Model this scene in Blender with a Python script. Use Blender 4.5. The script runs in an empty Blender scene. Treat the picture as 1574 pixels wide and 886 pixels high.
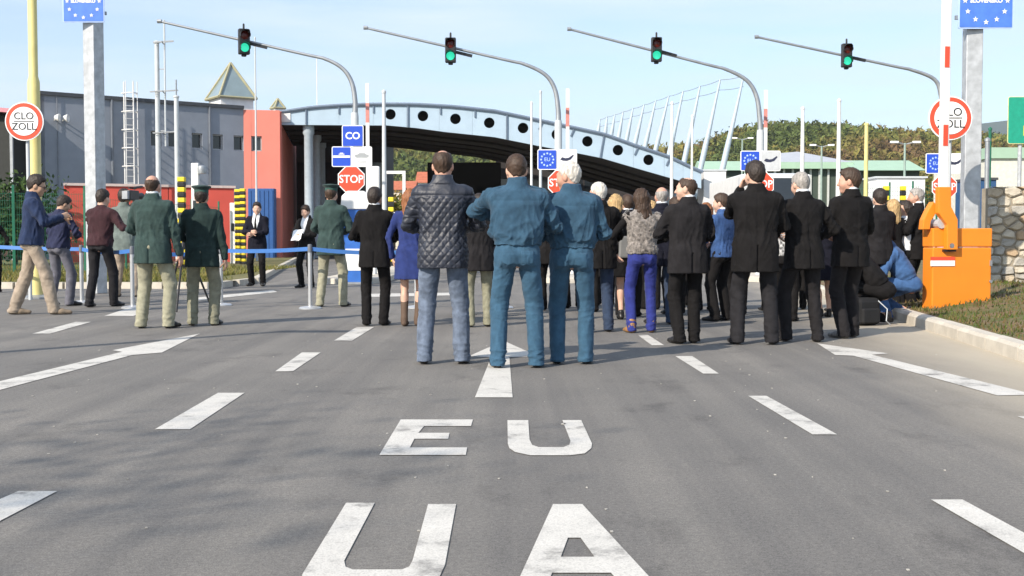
import bpy, bmesh, math, random
import numpy as np
from mathutils import Vector, Matrix
random.seed(7)
S = bpy.context.scene
COL = S.collection
# ------------------------------------------------------------------ camera, sky, sun, exposure
CAMZ = 1.04; FPX = 1800.0; CX = 787.0; CY = 443.0; HZ = 368.0
PITCH = math.atan((CY - HZ) / FPX)
cam = bpy.data.objects.new('camera', bpy.data.cameras.new('camera')); COL.objects.link(cam)
cam.location = (0, 0, CAMZ); cam.rotation_euler = (math.pi / 2 - PITCH, 0, 0)
cam.data.sensor_width = 36.0; cam.data.lens = FPX / 1574.0 * 36.0
cam.data.clip_start = 0.1; cam.data.clip_end = 12000
S.camera = cam
SUN_EL = math.radians(33.0)
SHADOW = Vector((0.66, 0.75, 0)).normalized()           # direction shadows fall on the ground
world = bpy.data.worlds.new('World'); S.world = world; world.use_nodes = True
wn = world.node_tree; wn.nodes.clear()
wo = wn.nodes.new('ShaderNodeOutputWorld'); bg = wn.nodes.new('ShaderNodeBackground')
sky = wn.nodes.new('ShaderNodeTexSky'); sky.sky_type = 'NISHITA'; sky.sun_disc = False
sky.sun_elevation = SUN_EL; sky.sun_rotation = math.atan2(-SHADOW.x, -SHADOW.y)
sky.air_density = 1.0; sky.dust_density = 0.6; sky.ozone_density = 2.0; sky.altitude = 200
tc = wn.nodes.new('ShaderNodeTexCoord'); mp = wn.nodes.new('ShaderNodeMapping')
mp.inputs['Scale'].default_value = (1.6, 1.6, 13.0); mp.inputs['Rotation'].default_value = (0.02, 0.05, 0.3)
nz = wn.nodes.new('ShaderNodeTexNoise'); nz.inputs['Scale'].default_value = 2.2; nz.inputs['Detail'].default_value = 7; nz.inputs['Roughness'].default_value = 0.55
rp = wn.nodes.new('ShaderNodeValToRGB'); rp.color_ramp.elements[0].position = 0.40; rp.color_ramp.elements[1].position = 0.72
rp.color_ramp.elements[0].color = (0.25, 0.25, 0.25, 1); rp.color_ramp.elements[1].color = (0.85, 0.85, 0.85, 1)
mx = wn.nodes.new('ShaderNodeMix'); mx.data_type = 'RGBA'
mx.inputs[7].default_value = (4.5, 5.2, 6.15, 1)         # thin cirrus
wn.links.new(tc.outputs['Generated'], mp.inputs[0]); wn.links.new(mp.outputs[0], nz.inputs['Vector'])
wn.links.new(nz.outputs['Fac'], rp.inputs[0]); wn.links.new(rp.outputs[0], mx.inputs[0])
wn.links.new(sky.outputs[0], mx.inputs[6]); wn.links.new(mx.outputs[2], bg.inputs[0])
bg.inputs[1].default_value = 0.132
wn.links.new(bg.outputs[0], wo.inputs[0])
sl = bpy.data.lights.new('sun', 'SUN'); sun = bpy.data.objects.new('sun', sl); COL.objects.link(sun)
sl.energy = 4.6; sl.angle = math.radians(0.53); sl.color = (1.0, 0.90, 0.77)
sd = Vector((SHADOW.x * math.cos(SUN_EL), SHADOW.y * math.cos(SUN_EL), -math.sin(SUN_EL)))
sun.rotation_euler = sd.to_track_quat('-Z', 'Y').to_euler(); sun.location = (-20, -20, 30)
S.view_settings.view_transform = 'Standard'; S.view_settings.look = 'None'
S.view_settings.gamma = 1; S.view_settings.use_curve_mapping = False
S.view_settings.exposure = 0.6

# ------------------------------------------------------------------ pixel -> place
cp, sp_ = math.cos(PITCH), math.sin(PITCH)
def ray(x, y):
    u = (x - CX) / FPX; v = -(y - CY) / FPX
    return Vector((u, cp + v * sp_, -sp_ + v * cp))
def gnd(x, y, z=0.0):
    r = ray(x, y); t = (z - CAMZ) / r.z
    return Vector((r.x * t, r.y * t, z))
def at(x, y, Y):
    r = ray(x, y); t = Y / r.y
    return Vector((r.x * t, Y, CAMZ + r.z * t))

# ------------------------------------------------------------------ materials
_M = {}
def nodes_of(m):
    m.use_nodes = True
    return m.node_tree, m.node_tree.nodes['Principled BSDF']
def mat(name, col, rough=0.6, metal=0.0, var=0.12, scale=6.0, bump=0.0, bscale=None, spec=0.4, emit=None, estr=0.0, trans=0.0, coord='Object', stretch=(1,1,1), detail=6, sheen=0):
    if name in _M: return _M[name]
    m = bpy.data.materials.new(name); nt, b = nodes_of(m)
    b.inputs['Roughness'].default_value = rough; b.inputs['Metallic'].default_value = metal
    b.inputs['Specular IOR Level'].default_value = spec
    if sheen: b.inputs['Sheen Weight'].default_value = sheen; b.inputs['Sheen Roughness'].default_value = 0.5
    if trans: b.inputs['Transmission Weight'].default_value = trans
    if emit: b.inputs['Emission Color'].default_value = (*emit, 1); b.inputs['Emission Strength'].default_value = estr
    tcn = nt.nodes.new('ShaderNodeTexCoord'); mpn = nt.nodes.new('ShaderNodeMapping'); mpn.inputs['Scale'].default_value = stretch
    n = nt.nodes.new('ShaderNodeTexNoise'); n.inputs['Scale'].default_value = scale; n.inputs['Detail'].default_value = detail; n.inputs['Roughness'].default_value = 0.6
    nt.links.new(tcn.outputs[coord], mpn.inputs[0]); nt.links.new(mpn.outputs[0], n.inputs['Vector'])
    r = nt.nodes.new('ShaderNodeValToRGB'); r.color_ramp.elements[0].position = 0.3; r.color_ramp.elements[1].position = 0.7
    c = np.array(col[:3])
    r.color_ramp.elements[0].color = (*np.clip(c * (1 - var), 0, 1), 1); r.color_ramp.elements[1].color = (*np.clip(c * (1 + var), 0, 1), 1)
    nt.links.new(n.outputs['Fac'], r.inputs[0]); nt.links.new(r.outputs[0], b.inputs['Base Color'])
    if bump:
        n2 = nt.nodes.new('ShaderNodeTexNoise'); n2.inputs['Scale'].default_value = bscale or scale * 6; n2.inputs['Detail'].default_value = 4
        bp = nt.nodes.new('ShaderNodeBump'); bp.inputs['Strength'].default_value = bump; bp.inputs['Distance'].default_value = 0.01
        nt.links.new(mpn.outputs[0], n2.inputs['Vector']); nt.links.new(n2.outputs['Fac'], bp.inputs['Height']); nt.links.new(bp.outputs[0], b.inputs['Normal'])
    _M[name] = m; return m
def cloth(name, col, var=0.16, rough=0.9): return mat('cloth_' + name, col, rough, var=var * 1.5, scale=13, bump=0.35, bscale=240, spec=0.15 if max(col) < 0.04 else 0.25, sheen=0.0 if max(col) < 0.04 else 0.06)
def attr_mat(name, rough=0.9, bump=0.0, bscale=3.0, trans=False):
    if name in _M: return _M[name]
    m = bpy.data.materials.new(name); nt, b = nodes_of(m)
    a = nt.nodes.new('ShaderNodeAttribute'); a.attribute_name = 'tint'
    nt.links.new(a.outputs['Color'], b.inputs['Base Color']); b.inputs['Roughness'].default_value = rough
    b.inputs['Specular IOR Level'].default_value = 0.2
    if bump:
        tcn = nt.nodes.new('ShaderNodeTexCoord'); n2 = nt.nodes.new('ShaderNodeTexNoise'); n2.inputs['Scale'].default_value = bscale; n2.inputs['Detail'].default_value = 5
        bp = nt.nodes.new('ShaderNodeBump'); bp.inputs['Strength'].default_value = bump; bp.inputs['Distance'].default_value = 0.5
        nt.links.new(tcn.outputs['Object'], n2.inputs['Vector']); nt.links.new(n2.outputs['Fac'], bp.inputs['Height']); nt.links.new(bp.outputs[0], b.inputs['Normal'])
    _M[name] = m; return m
def asphalt():
    m = bpy.data.materials.new('asphalt'); nt, b = nodes_of(m); L = nt.links.new; N = nt.nodes.new
    tcn = N('ShaderNodeTexCoord')
    def noise(scale, detail=5, stretch=(1,1,1), rough=0.6):
        mpn = N('ShaderNodeMapping'); mpn.inputs['Scale'].default_value = stretch; L(tcn.outputs['Object'], mpn.inputs[0])
        n = N('ShaderNodeTexNoise'); n.inputs['Scale'].default_value = scale; n.inputs['Detail'].default_value = detail; n.inputs['Roughness'].default_value = rough
        L(mpn.outputs[0], n.inputs['Vector']); return n.outputs['Fac']
    def ramp(src, a, c0, e, c1):
        r = N('ShaderNodeValToRGB'); r.color_ramp.elements[0].position = a; r.color_ramp.elements[1].position = e
        r.color_ramp.elements[0].color = (*c0, 1); r.color_ramp.elements[1].color = (*c1, 1); L(src, r.inputs[0]); return r.outputs[0]
    def mul(a, c, f=1.0):
        x = N('ShaderNodeMix'); x.data_type = 'RGBA'; x.blend_type = 'MULTIPLY'; x.inputs[0].default_value = f
        L(a, x.inputs[6]); L(c, x.inputs[7]); return x.outputs[2]
    base = ramp(noise(0.55, 5), 0.32, (0.168, 0.162, 0.154), 0.70, (0.215, 0.204, 0.190))
    fine = ramp(noise(170, 3, rough=0.7), 0.32, (0.55, 0.55, 0.55), 0.70, (1.35, 1.34, 1.32))
    c = mul(base, fine)
    c = mul(c, ramp(noise(48, 4, rough=0.75), 0.35, (0.78, 0.78, 0.78), 0.66, (1.18, 1.18, 1.17)))
    c = mul(c, ramp(noise(7, 6, (1, .5, 1), 0.7), 0.60, (1, 1, 1), 0.74, (1.22, 1.21, 1.18)))
    streak = ramp(noise(1.0, 4, (2.6, 0.05, 1)), 0.38, (0.86, 0.86, 0.87), 0.64, (1.13, 1.12, 1.10))
    c = mul(c, streak)
    blot = ramp(noise(1.5, 7, (1, .6, 1), .7), 0.30, (0.66, 0.66, 0.67), 0.44, (1.0, 1.0, 1.0))
    c = mul(c, blot)
    # sandy dust gathered towards the right-hand kerb
    sep = N('ShaderNodeSeparateXYZ'); L(tcn.outputs['Object'], sep.inputs[0])
    ma = N('ShaderNodeMath'); ma.operation = 'MULTIPLY_ADD'; ma.inputs[1].default_value = -0.13; L(sep.outputs[1], ma.inputs[0]); L(sep.outputs[0], ma.inputs[2])
    nn = N('ShaderNodeMath'); nn.operation = 'MULTIPLY_ADD'; nn.inputs[1].default_value = 0.8; L(noise(1.4, 5, (1, 0.35, 1)), nn.inputs[0]); L(ma.outputs[0], nn.inputs[2])
    mr = N('ShaderNodeMapRange'); mr.inputs[1].default_value = 1.95; mr.inputs[2].default_value = 3.45; mr.inputs[3].default_value = 0; mr.inputs[4].default_value = 0.9
    L(nn.outputs[0], mr.inputs[0])
    x = N('ShaderNodeMix'); x.data_type = 'RGBA'; L(mr.outputs[0], x.inputs[0]); L(c, x.inputs[6]); x.inputs[7].default_value = (0.50, 0.44, 0.34, 1)
    L(x.outputs[2], b.inputs['Base Color'])
    b.inputs['Roughness'].default_value = 0.87; b.inputs['Specular IOR Level'].default_value = 0.35
    bp = N('ShaderNodeBump'); bp.inputs['Strength'].default_value = 0.55; bp.inputs['Distance'].default_value = 0.006
    L(noise(210, 3, rough=0.8), bp.inputs['Height']); L(bp.outputs[0], b.inputs['Normal'])
    return m
def paint_mat():
    m = bpy.data.materials.new('road_paint'); nt, b = nodes_of(m); L = nt.links.new; N = nt.nodes.new
    tcn = N('ShaderNodeTexCoord')
    n = N('ShaderNodeTexNoise'); n.inputs['Scale'].default_value = 3.2; n.inputs['Detail'].default_value = 9; n.inputs['Roughness'].default_value = 0.72
    L(tcn.outputs['Object'], n.inputs['Vector'])
    r = N('ShaderNodeValToRGB'); e = r.color_ramp.elements
    e[0].position = 0.34; e[0].color = (0.22, 0.21, 0.195, 1); e[1].position = 0.46; e[1].color = (0.57, 0.55, 0.505, 1)
    e2 = e.new(0.7); e2.color = (0.68, 0.655, 0.60, 1)
    L(n.outputs['Fac'], r.inputs[0])
    n2 = N('ShaderNodeTexNoise'); n2.inputs['Scale'].default_value = 150; n2.inputs['Detail'].default_value = 3; L(tcn.outputs['Object'], n2.inputs['Vector'])
    r2 = N('ShaderNodeValToRGB'); r2.color_ramp.elements[0].position = 0.3; r2.color_ramp.elements[0].color = (0.72, 0.72, 0.72, 1); r2.color_ramp.elements[1].position = 0.55
    L(n2.outputs['Fac'], r2.inputs[0])
    x = N('ShaderNodeMix'); x.data_type = 'RGBA'; x.blend_type = 'MULTIPLY'; x.inputs[0].default_value = 1; L(r.outputs[0], x.inputs[6]); L(r2.outputs[0], x.inputs[7])
    L(x.outputs[2], b.inputs['Base Color']); b.inputs['Roughness'].default_value = 0.75
    bp = N('ShaderNodeBump'); bp.inputs['Strength'].default_value = 0.4; bp.inputs['Distance'].default_value = 0.004
    L(n2.outputs['Fac'], bp.inputs['Height']); L(bp.outputs[0], b.inputs['Normal'])
    return m
def two_tone(name, c0, c1, scale, rough=0.95, bump=0.5, bscale=30, lo=0.38, hi=0.62):
    m = bpy.data.materials.new(name); nt, b = nodes_of(m); L = nt.links.new; N = nt.nodes.new
    tcn = N('ShaderNodeTexCoord'); n = N('ShaderNodeTexNoise'); n.inputs['Scale'].default_value = scale; n.inputs['Detail'].default_value = 8; n.inputs['Roughness'].default_value = 0.65
    L(tcn.outputs['Object'], n.inputs['Vector'])
    r = N('ShaderNodeValToRGB'); r.color_ramp.elements[0].position = lo; r.color_ramp.elements[1].position = hi
    r.color_ramp.elements[0].color = (*c0, 1); r.color_ramp.elements[1].color = (*c1, 1); L(n.outputs['Fac'], r.inputs[0]); L(r.outputs[0], b.inputs['Base Color'])
    b.inputs['Roughness'].default_value = rough
    n2 = N('ShaderNodeTexNoise'); n2.inputs['Scale'].default_value = bscale; n2.inputs['Detail'].default_value = 5; L(tcn.outputs['Object'], n2.inputs['Vector'])
    bp = N('ShaderNodeBump'); bp.inputs['Strength'].default_value = bump; bp.inputs['Distance'].default_value = 0.03; L(n2.outputs['Fac'], bp.inputs['Height']); L(bp.outputs[0], b.inputs['Normal'])
    return m
GALV = mat('galvanised_steel', (0.44, 0.46, 0.48), 0.5, 0.3, 0.22, 7, 0.1, 30)
DGALV = mat('weathered_steel', (0.33, 0.35, 0.37), 0.5, 0.6, 0.15, 5)
PGREY = mat('pale_grey_paint', (0.50, 0.53, 0.55), 0.45, 0, 0.07, 3)
WHITE = mat('white_paint', (0.70, 0.70, 0.69), 0.45, 0, 0.08, 3)
BLACK = mat('black_plastic', (0.018, 0.018, 0.02), 0.45, 0, 0.2, 8)
RED = mat('red_paint', (0.62, 0.055, 0.03), 0.5, 0, 0.08, 4)
SIGNBLUE = mat('sign_blue', (0.022, 0.075, 0.50), 0.38, 0, 0.06, 3)
SIGNWHITE = mat('sign_white', (0.80, 0.81, 0.81), 0.38, 0, 0.04, 3)
SIGNRED = mat('sign_red', (0.70, 0.075, 0.035), 0.38, 0, 0.06, 3)
ORANGE = mat('orange_powder_coat', (0.78, 0.235, 0.018), 0.42, 0, 0.06, 2.5, 0.05, 90)
YELLOW = mat('yellow_paint', (0.72, 0.56, 0.03), 0.5, 0, 0.1, 6)
CREAM = mat('cream_yellow_paint', (0.66, 0.58, 0.24), 0.5, 0, 0.09, 4)
GREENP = mat('green_fence_paint', (0.015, 0.13, 0.075), 0.5, 0, 0.15, 4)
CONC = mat('concrete', (0.52, 0.48, 0.41), 0.9, 0, 0.16, 4, 0.4, 60)
GLASSD = mat('dark_window_glass', (0.02, 0.025, 0.03), 0.12, 0, 0.1, 2, spec=0.6)

# ------------------------------------------------------------------ object helpers
def tag(o, label=None, cat=None, group=None, kind=None):
    if label: o['label'] = label
    if cat: o['category'] = cat
    if group: o['group'] = group
    if kind: o['kind'] = kind
    return o
def empty(name, loc=(0,0,0), rz=0.0, label=None, cat=None, group=None):
    o = bpy.data.objects.new(name, None); COL.objects.link(o); o.location = loc; o.rotation_euler = (0, 0, rz); o.empty_display_size = 0.1
    return tag(o, label, cat, group)
def link(name, me, m, parent=None, loc=(0,0,0), rz=0.0):
    o = bpy.data.objects.new(name, me); COL.objects.link(o)
    if m is not None:
        me.materials.clear()
        for q in (m if isinstance(m, (list, tuple)) else [m]): me.materials.append(q)
    o.location = loc; o.rotation_euler = (0, 0, rz)
    if parent: o.parent = parent
    return o
class MB:
    def __init__(s): s.v = []; s.f = []
    def add(s, v, f):
        n = len(s.v); s.v += [tuple(p) for p in v]; s.f += [tuple(i + n for i in q) for q in f]; return s
    def box(s, c, d, rz=0.0, M=None):
        x, y, z = d[0] / 2, d[1] / 2, d[2] / 2
        vs = [Vector((a * x, b * y, e * z)) for e in (-1, 1) for a, b in ((-1,-1),(1,-1),(1,1),(-1,1))]
        R = M or Matrix.Rotation(rz, 3, 'Z'); c = Vector(c)
        return s.add([c + R @ v for v in vs], [(3,2,1,0),(4,5,6,7),(0,1,5,4),(1,2,6,5),(2,3,7,6),(3,0,4,7)])
    def bar(s, a, b, w, h=None):
        a, b = Vector(a), Vector(b); d = b - a; h = h or w
        q = d.to_track_quat('Y', 'Z').to_matrix()
        return s.box((a + b) / 2, (w, d.length, h), M=q)
    def tube(s, pts, r, n=10, cap=True):
        pts = [Vector(p) for p in pts]; rs = r if isinstance(r, (list, tuple)) else [r] * len(pts)
        rings = []; up = None
        for i, p in enumerate(pts):
            d = (pts[min(i + 1, len(pts) - 1)] - pts[max(i - 1, 0)]).normalized()
            if up is None:
                up = Vector((0, 0, 1)) if abs(d.z) < 0.9 else Vector((1, 0, 0))
            u = d.cross(up).normalized(); w = u.cross(d).normalized(); up = w
            rings.append([p + (u * math.cos(k * 2 * math.pi / n) + w * math.sin(k * 2 * math.pi / n)) * rs[i] for k in range(n)])
        vs = [v for g in rings for v in g]; fs = []
        for i in range(len(rings) - 1):
            for k in range(n):
                a = i * n + k; b = i * n + (k + 1) % n; fs.append((a, b, b + n, a + n))
        if cap: fs.append(tuple(range(n - 1, -1, -1))); fs.append(tuple(range((len(rings) - 1) * n, len(rings) * n)))
        return s.add(vs, fs)
    def prism(s, poly, ext):
        poly = [Vector(p) for p in poly]; ext = Vector(ext); n = len(poly)
        vs = poly + [p + ext for p in poly]
        return s.add(vs, [tuple(range(n - 1, -1, -1)), tuple(range(n, 2 * n))] + [(i, (i + 1) % n, (i + 1) % n + n, i + n) for i in range(n)])
    def lathe(s, prof, n=16, c=(0,0,0), axis='Z', sx=1, sy=1):
        c = Vector(c); vs = []; fs = []
        for r, z in prof:
            for k in range(n):
                a = 2 * math.pi * k / n; p = Vector((r * math.cos(a) * sx, r * math.sin(a) * sy, z))
                if axis == 'Y': p = Vector((p.x, p.z, -p.y))
                if axis == 'X': p = Vector((p.z, p.x, p.y))
                vs.append(c + p)
        for i in range(len(prof) - 1):
            for k in range(n):
                a = i * n + k; b = i * n + (k + 1) % n; fs.append((a, b, b + n, a + n))
        if prof[0][0] > 1e-6: fs.append(tuple(range(n - 1, -1, -1)))
        if prof[-1][0] > 1e-6: fs.append(tuple(range((len(prof) - 1) * n, len(prof) * n)))
        return s.add(vs, fs)
    def mesh(s, name, smooth=False):
        me = bpy.data.meshes.new(name); me.from_pydata(s.v, [], s.f); me.validate()
        bm = bmesh.new(); bm.from_mesh(me); bmesh.ops.recalc_face_normals(bm, faces=bm.faces)
        if smooth:
            for f in bm.faces: f.smooth = len(f.verts) <= 4
            for e in bm.edges:
                if len(e.link_faces) == 2 and e.calc_face_angle(0) > 0.7: e.smooth = False
        bm.to_mesh(me); bm.free(); return me
    def build(s, name, m, parent=None, loc=(0,0,0), rz=0.0, smooth=False, bevel=0.0):
        o = link(name, s.mesh(name, smooth), m, parent, loc, rz)
        if bevel:
            b = o.modifiers.new('bevel', 'BEVEL'); b.width = bevel; b.segments = 2; b.limit_method = 'ANGLE'; b.angle_limit = 0.6
        return o
def struct(o): o['kind'] = 'structure'; return o
def text(s, size, m, parent, loc, rot=(math.pi / 2, 0, 0), name='lettering', sx=1.0, bold=0.0):
    cu = bpy.data.curves.new('t', 'FONT'); cu.body = s; cu.size = size; cu.align_x = 'CENTER'; cu.align_y = 'CENTER'; cu.extrude = 0.002; cu.offset = bold; cu.resolution_u = 3
    o = bpy.data.objects.new('t', cu); COL.objects.link(o)
    bpy.context.view_layer.update()
    me = bpy.data.meshes.new_from_object(o.evaluated_get(bpy.context.evaluated_depsgraph_get()))
    bpy.data.objects.remove(o); bpy.data.curves.remove(cu)
    q = link(name, me, m, parent, loc); q.rotation_euler = rot; q.scale = (sx, 1, 1)
    return q
def star_pts(cx, cz, r, y):
    return [(cx + (r if k % 2 == 0 else r * 0.4) * math.sin(k * math.pi / 5), y, cz + (r if k % 2 == 0 else r * 0.4) * math.cos(k * math.pi / 5)) for k in range(10)]
def tinted(me, cols):
    """cols: one rgb per vertex"""
    a = me.color_attributes.new('tint', 'FLOAT_COLOR', 'POINT')
    c = np.ones((len(me.vertices), 4), np.float32); c[:, :3] = cols; a.data.foreach_set('color', c.ravel())
def np_mesh(name, V, F):
    """fast mesh from arrays; F (n,3) or (n,4)"""
    me = bpy.data.meshes.new(name); k = F.shape[1]
    me.vertices.add(len(V)); me.vertices.foreach_set('co', np.ascontiguousarray(V, np.float32).ravel())
    me.loops.add(F.size); me.loops.foreach_set('vertex_index', np.ascontiguousarray(F, np.int32).ravel())
    me.polygons.add(len(F)); me.polygons.foreach_set('loop_start', np.arange(0, F.size, k, dtype=np.int32)); me.polygons.foreach_set('loop_total', np.full(len(F), k, np.int32))
    me.update(calc_edges=True); return me
# ================================================================== THE SETTING
ASPH = asphalt(); PAINT = paint_mat()
GRASS = two_tone('dry_grass', (0.085, 0.095, 0.022), (0.20, 0.165, 0.07), 3.0, lo=0.35, hi=0.66)
DIRT = two_tone('verge_earth', (0.085, 0.10, 0.025), (0.175, 0.115, 0.062), 2.2, lo=0.42, hi=0.56)
g = MB(); g.add([(-4000,-300,-0.05),(4000,-300,-0.05),(4000,9000,-0.05),(-4000,9000,-0.05)], [(0,1,2,3)])
struct(g.build('ground', two_tone('field_grass', (0.05, 0.07, 0.02), (0.11, 0.11, 0.04), 0.05)))
g = MB(); g.add([(-60,-30,0),(46,-30,0),(46,120,0),(-60,120,0)], [(0,1,2,3)])
struct(g.build('road', ASPH))

# painted markings, each one its own thing, traced on the ground
MARK_Z = 0.004
def marking(px, label, cat='road marking', name='road_marking', group=None, holes=None):
    vs = [gnd(x, y, MARK_Z) for x, y in px]
    bm = bmesh.new(); bv = [bm.verts.new(v) for v in vs]
    ed = [bm.edges.new((bv[i], bv[(i + 1) % len(bv)])) for i in range(len(bv))]
    if holes:
        hv = [bm.verts.new(gnd(x, y, MARK_Z)) for x, y in holes]
        ed += [bm.edges.new((hv[i], hv[(i + 1) % len(hv)])) for i in range(len(hv))]
    bmesh.ops.triangle_fill(bm, use_beauty=True, use_dissolve=False, edges=ed)
    for f in bm.faces:
        if f.normal.z < 0: f.normal_flip()
    me = bpy.data.meshes.new(name); bm.to_mesh(me); bm.free()
    return tag(link(name, me, PAINT), label, cat, group)
marking([(616,645),(727,645),(724,655),(652,655),(643,665.5),(691,665.5),(689,674.6),(637,674.6),(630,688),(718,688),(716,699.5),(583,699.5)],
        'white letter E painted on the asphalt before the U', name='painted_letter')
marking([(780,646),(812,646),(814,676),(818,684),(828,687.5),(866,687.5),(875,684),(877,678),(864.5,646),(893.5,646),(910,682),(909,689),(899,697),(876,700),(815,700),(792,695),(783,689),(780.5,682)],
        'white letter U painted after the E, worn and complete', name='painted_letter')
marking([(532,773),(576,773),(529,862),(531,871),(542,875.5),(618,875.5),(629,871),(634,862),(658,775),(701,775),(684,868),(674,890),(655,902),(500,904),(470,896),(464,884)],
        'large white letter U painted on the road before the letter A', name='painted_letter')
marking([(850,775),(895,775),(997.6,886),(1024,915),(971,915),(939,880.5),(848.7,880.5),(833,915),(786,915),(799.4,886)],
        'large white letter A painted on the asphalt', name='painted_letter', holes=[(873,826.6),(892.4,826.6),(913.8,856),(862,856)])
GL = 'lane dashes'
marking([(28,755),(88,755),(-75,840),(-165,840)], 'white lane dash level with the large painted U and A, on the U side', group=GL)
marking([(335,604),(376,604),(292,660),(238,660)], 'white lane dash level with the painted letters E and U, on the E side', group=GL)
marking([(464,542),(493,542),(450,571),(423,571)], 'white lane dash beside the jeans of the man in quilted jacket', group=GL)
marking([(548,503),(575,503),(541,524),(513,524)], 'white lane dash at the feet of the black suited man beside the woman in blue', group=GL)
marking([(116,495),(140,495),(77,513),(50,513)], 'white lane dash on the road beyond the long arrow, near the walking man', group=GL)
marking([(196,474),(232,474),(205,486),(160,486)], 'white lane dash crossing behind the bald officer in green', group=GL)
marking([(980,515),(996,515),(1021,531),(1002,531)], 'white lane dash between the fur vest woman and the balding suited man', group=GL)
marking([(1038,547.6),(1064,547.6),(1105,574.5),(1081,574.5)], 'white lane dash in front of the balding man in charcoal suit', group=GL)
marking([(1150,608.6),(1178,608.6),(1287,668),(1249,668)], 'white lane dash level with the painted letters E and U, on the U side', group=GL)
marking([(1431,768),(1479.5,768),(1665,868),(1605,868)], 'white lane dash level with the large painted letters, on the A side', group=GL)
marking([(1564,640),(1600,640),(1640,650),(1590,650)], 'short white dash near the pale kerb', group=GL)
marking([(-120,615),(-120,631),(203,546),(249,542),(307,513),(173,538.5),(188,541)], 'long white straight arrow on the lane beside the officers in green', 'road arrow', 'road_arrow')
marking([(774,524),(828,548),(783,549),(788,611),(730,611),(755,549),(720,548)], 'white straight arrow between the feet of the blue uniformed officers', 'road arrow', 'road_arrow')
marking([(1256,528),(1366,543.5),(1340,545.5),(1592,607),(1533,608),(1312,547),(1284,546)], 'white arrow on the lane beside the pale kerb', 'road arrow', 'road_arrow')
for (pts, lab) in (([(300,458),(420,446),(426,449),(304,462)], 'faint white stop line beyond the officer with the cap'), ([(560,452),(700,450),(702,454),(560,457)], 'faint white line behind the woman in the blue coat')):
    marking(pts, lab)
# kerb and verge on the right
def kx(y): return 4.33 + (y - 9.96) * 0.122
def vh(x, y):
    d = x - kx(y) - 0.16
    return 0.135 + 0.13 * min(max(d - 0.25, 0), 1.6) + 0.03 * math.sin(x * 2.1 + y) * min(1, max(d, 0)) + 0.02 * math.sin(y * 3.1 - x * 1.3) * min(1, max(d, 0))
vb = MB(); ny, nx = 60, 40
ys = [3 + (70 - 3) * (j / ny) ** 1.6 for j in range(ny + 1)]; offs = [0.16 + 30 * (i / nx) ** 2.2 for i in range(nx + 1)]
vb.add([(kx(y) + o, y, vh(kx(y) + o, y) - (0.02 if i == 0 else 0)) for y in ys for i, o in enumerate(offs)],
       [(j * (nx + 1) + i, j * (nx + 1) + i + 1, (j + 1) * (nx + 1) + i + 1, (j + 1) * (nx + 1) + i) for j in range(ny) for i in range(nx)])
verge = struct(vb.build('verge', DIRT, smooth=True))
kr = empty('kerb', (kx(14), 14, 0)); struct(kr)
km = MB(); km.prism([(-0.08,-0.495,-0.05),(0.08,-0.495,-0.05),(0.08,-0.495,0.14),(-0.05,-0.495,0.14),(-0.08,-0.495,0.11)], (0, 0.99, 0))
kme = km.mesh('kerb_stone')
for k in range(30):
    y = 3.5 + k
    o = link('kerb_stone', kme if k == 0 else kme, None, kr, (kx(y) + 0.08 - kx(14), y - 14, random.uniform(-0.004, 0.004)), -math.atan(0.122)); 
    if k == 0: kme.materials.append(CONC)
# verge on the left, with its own kerb
vl = MB(); A0 = gnd(-260, 444); A1 = gnd(330, 444); A2 = gnd(392, 436); A3 = gnd(455, 400)
vl.add([(A0.x, A0.y, 0.12), (A1.x, A1.y, 0.12), (A2.x, A2.y, 0.12), (A3.x, A3.y, 0.12), (-14, 59, 0.12), (-48, 62, 0.12), (-48, A0.y, 0.12)], [(0,1,2,3,4,5,6)])
struct(vl.build('lawn', GRASS))
kl = empty('kerb', (A1.x, A1.y, 0)); struct(kl)
pts = [Vector((-24, A0.y, 0)), Vector((A1.x, A1.y, 0)), Vector((A2.x, A2.y, 0)), Vector((A3.x, A3.y, 0))]
kme2 = MB().box((0.5, 0, 0.05), (0.99, 0.16, 0.17)).mesh('kerb_stone'); kme2.materials.append(CONC)
for a, b in zip(pts[:-1], pts[1:]):
    n = int((b - a).length); d = (b - a).normalized()
    for k in range(n):
        link('kerb_stone', kme2, None, kl, a + d * (k * (b - a).length / n) - Vector((A1.x, A1.y, 0)), math.atan2(d.y, d.x))
def grass_tufts(name, area, n, hmin, hmax, label, hfun, cols):
    rs = np.random.RandomState(5); V = []; C = []
    P = np.array([area(rs) for _ in range(n)])
    ang = rs.rand(n) * 6.283; h = hmin + (hmax - hmin) * rs.rand(n); w = 0.006 + 0.010 * rs.rand(n); lean = (rs.rand(n, 2) - 0.5) * h[:, None] * 1.2
    z = np.array([hfun(p[0], p[1]) for p in P]) - 0.01
    dx = np.cos(ang) * w; dy = np.sin(ang) * w
    a = np.stack([P[:, 0] - dx, P[:, 1] - dy, z], 1); b = np.stack([P[:, 0] + dx, P[:, 1] + dy, z], 1); c = np.stack([P[:, 0] + lean[:, 0], P[:, 1] + lean[:, 1], z + h], 1)
    V = np.stack([a, b, c], 1).reshape(-1, 3); F = np.arange(3 * n).reshape(-1, 3)
    me = np_mesh(name, V, F); cc = np.array(cols)[rs.randint(0, len(cols), n)] * (0.75 + 0.5 * rs.rand(n, 1)); tinted(me, np.repeat(cc, 3, 0))
    o = link(name, me, attr_mat('grass_blades')); tag(o, label, 'grass', kind='stuff'); return o
def area_r(rs):
    y = 3.6 + 16.4 * rs.rand(); d = 0.2 + 6.5 * rs.rand() ** 1.3; return (kx(y) + d, y)
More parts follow.
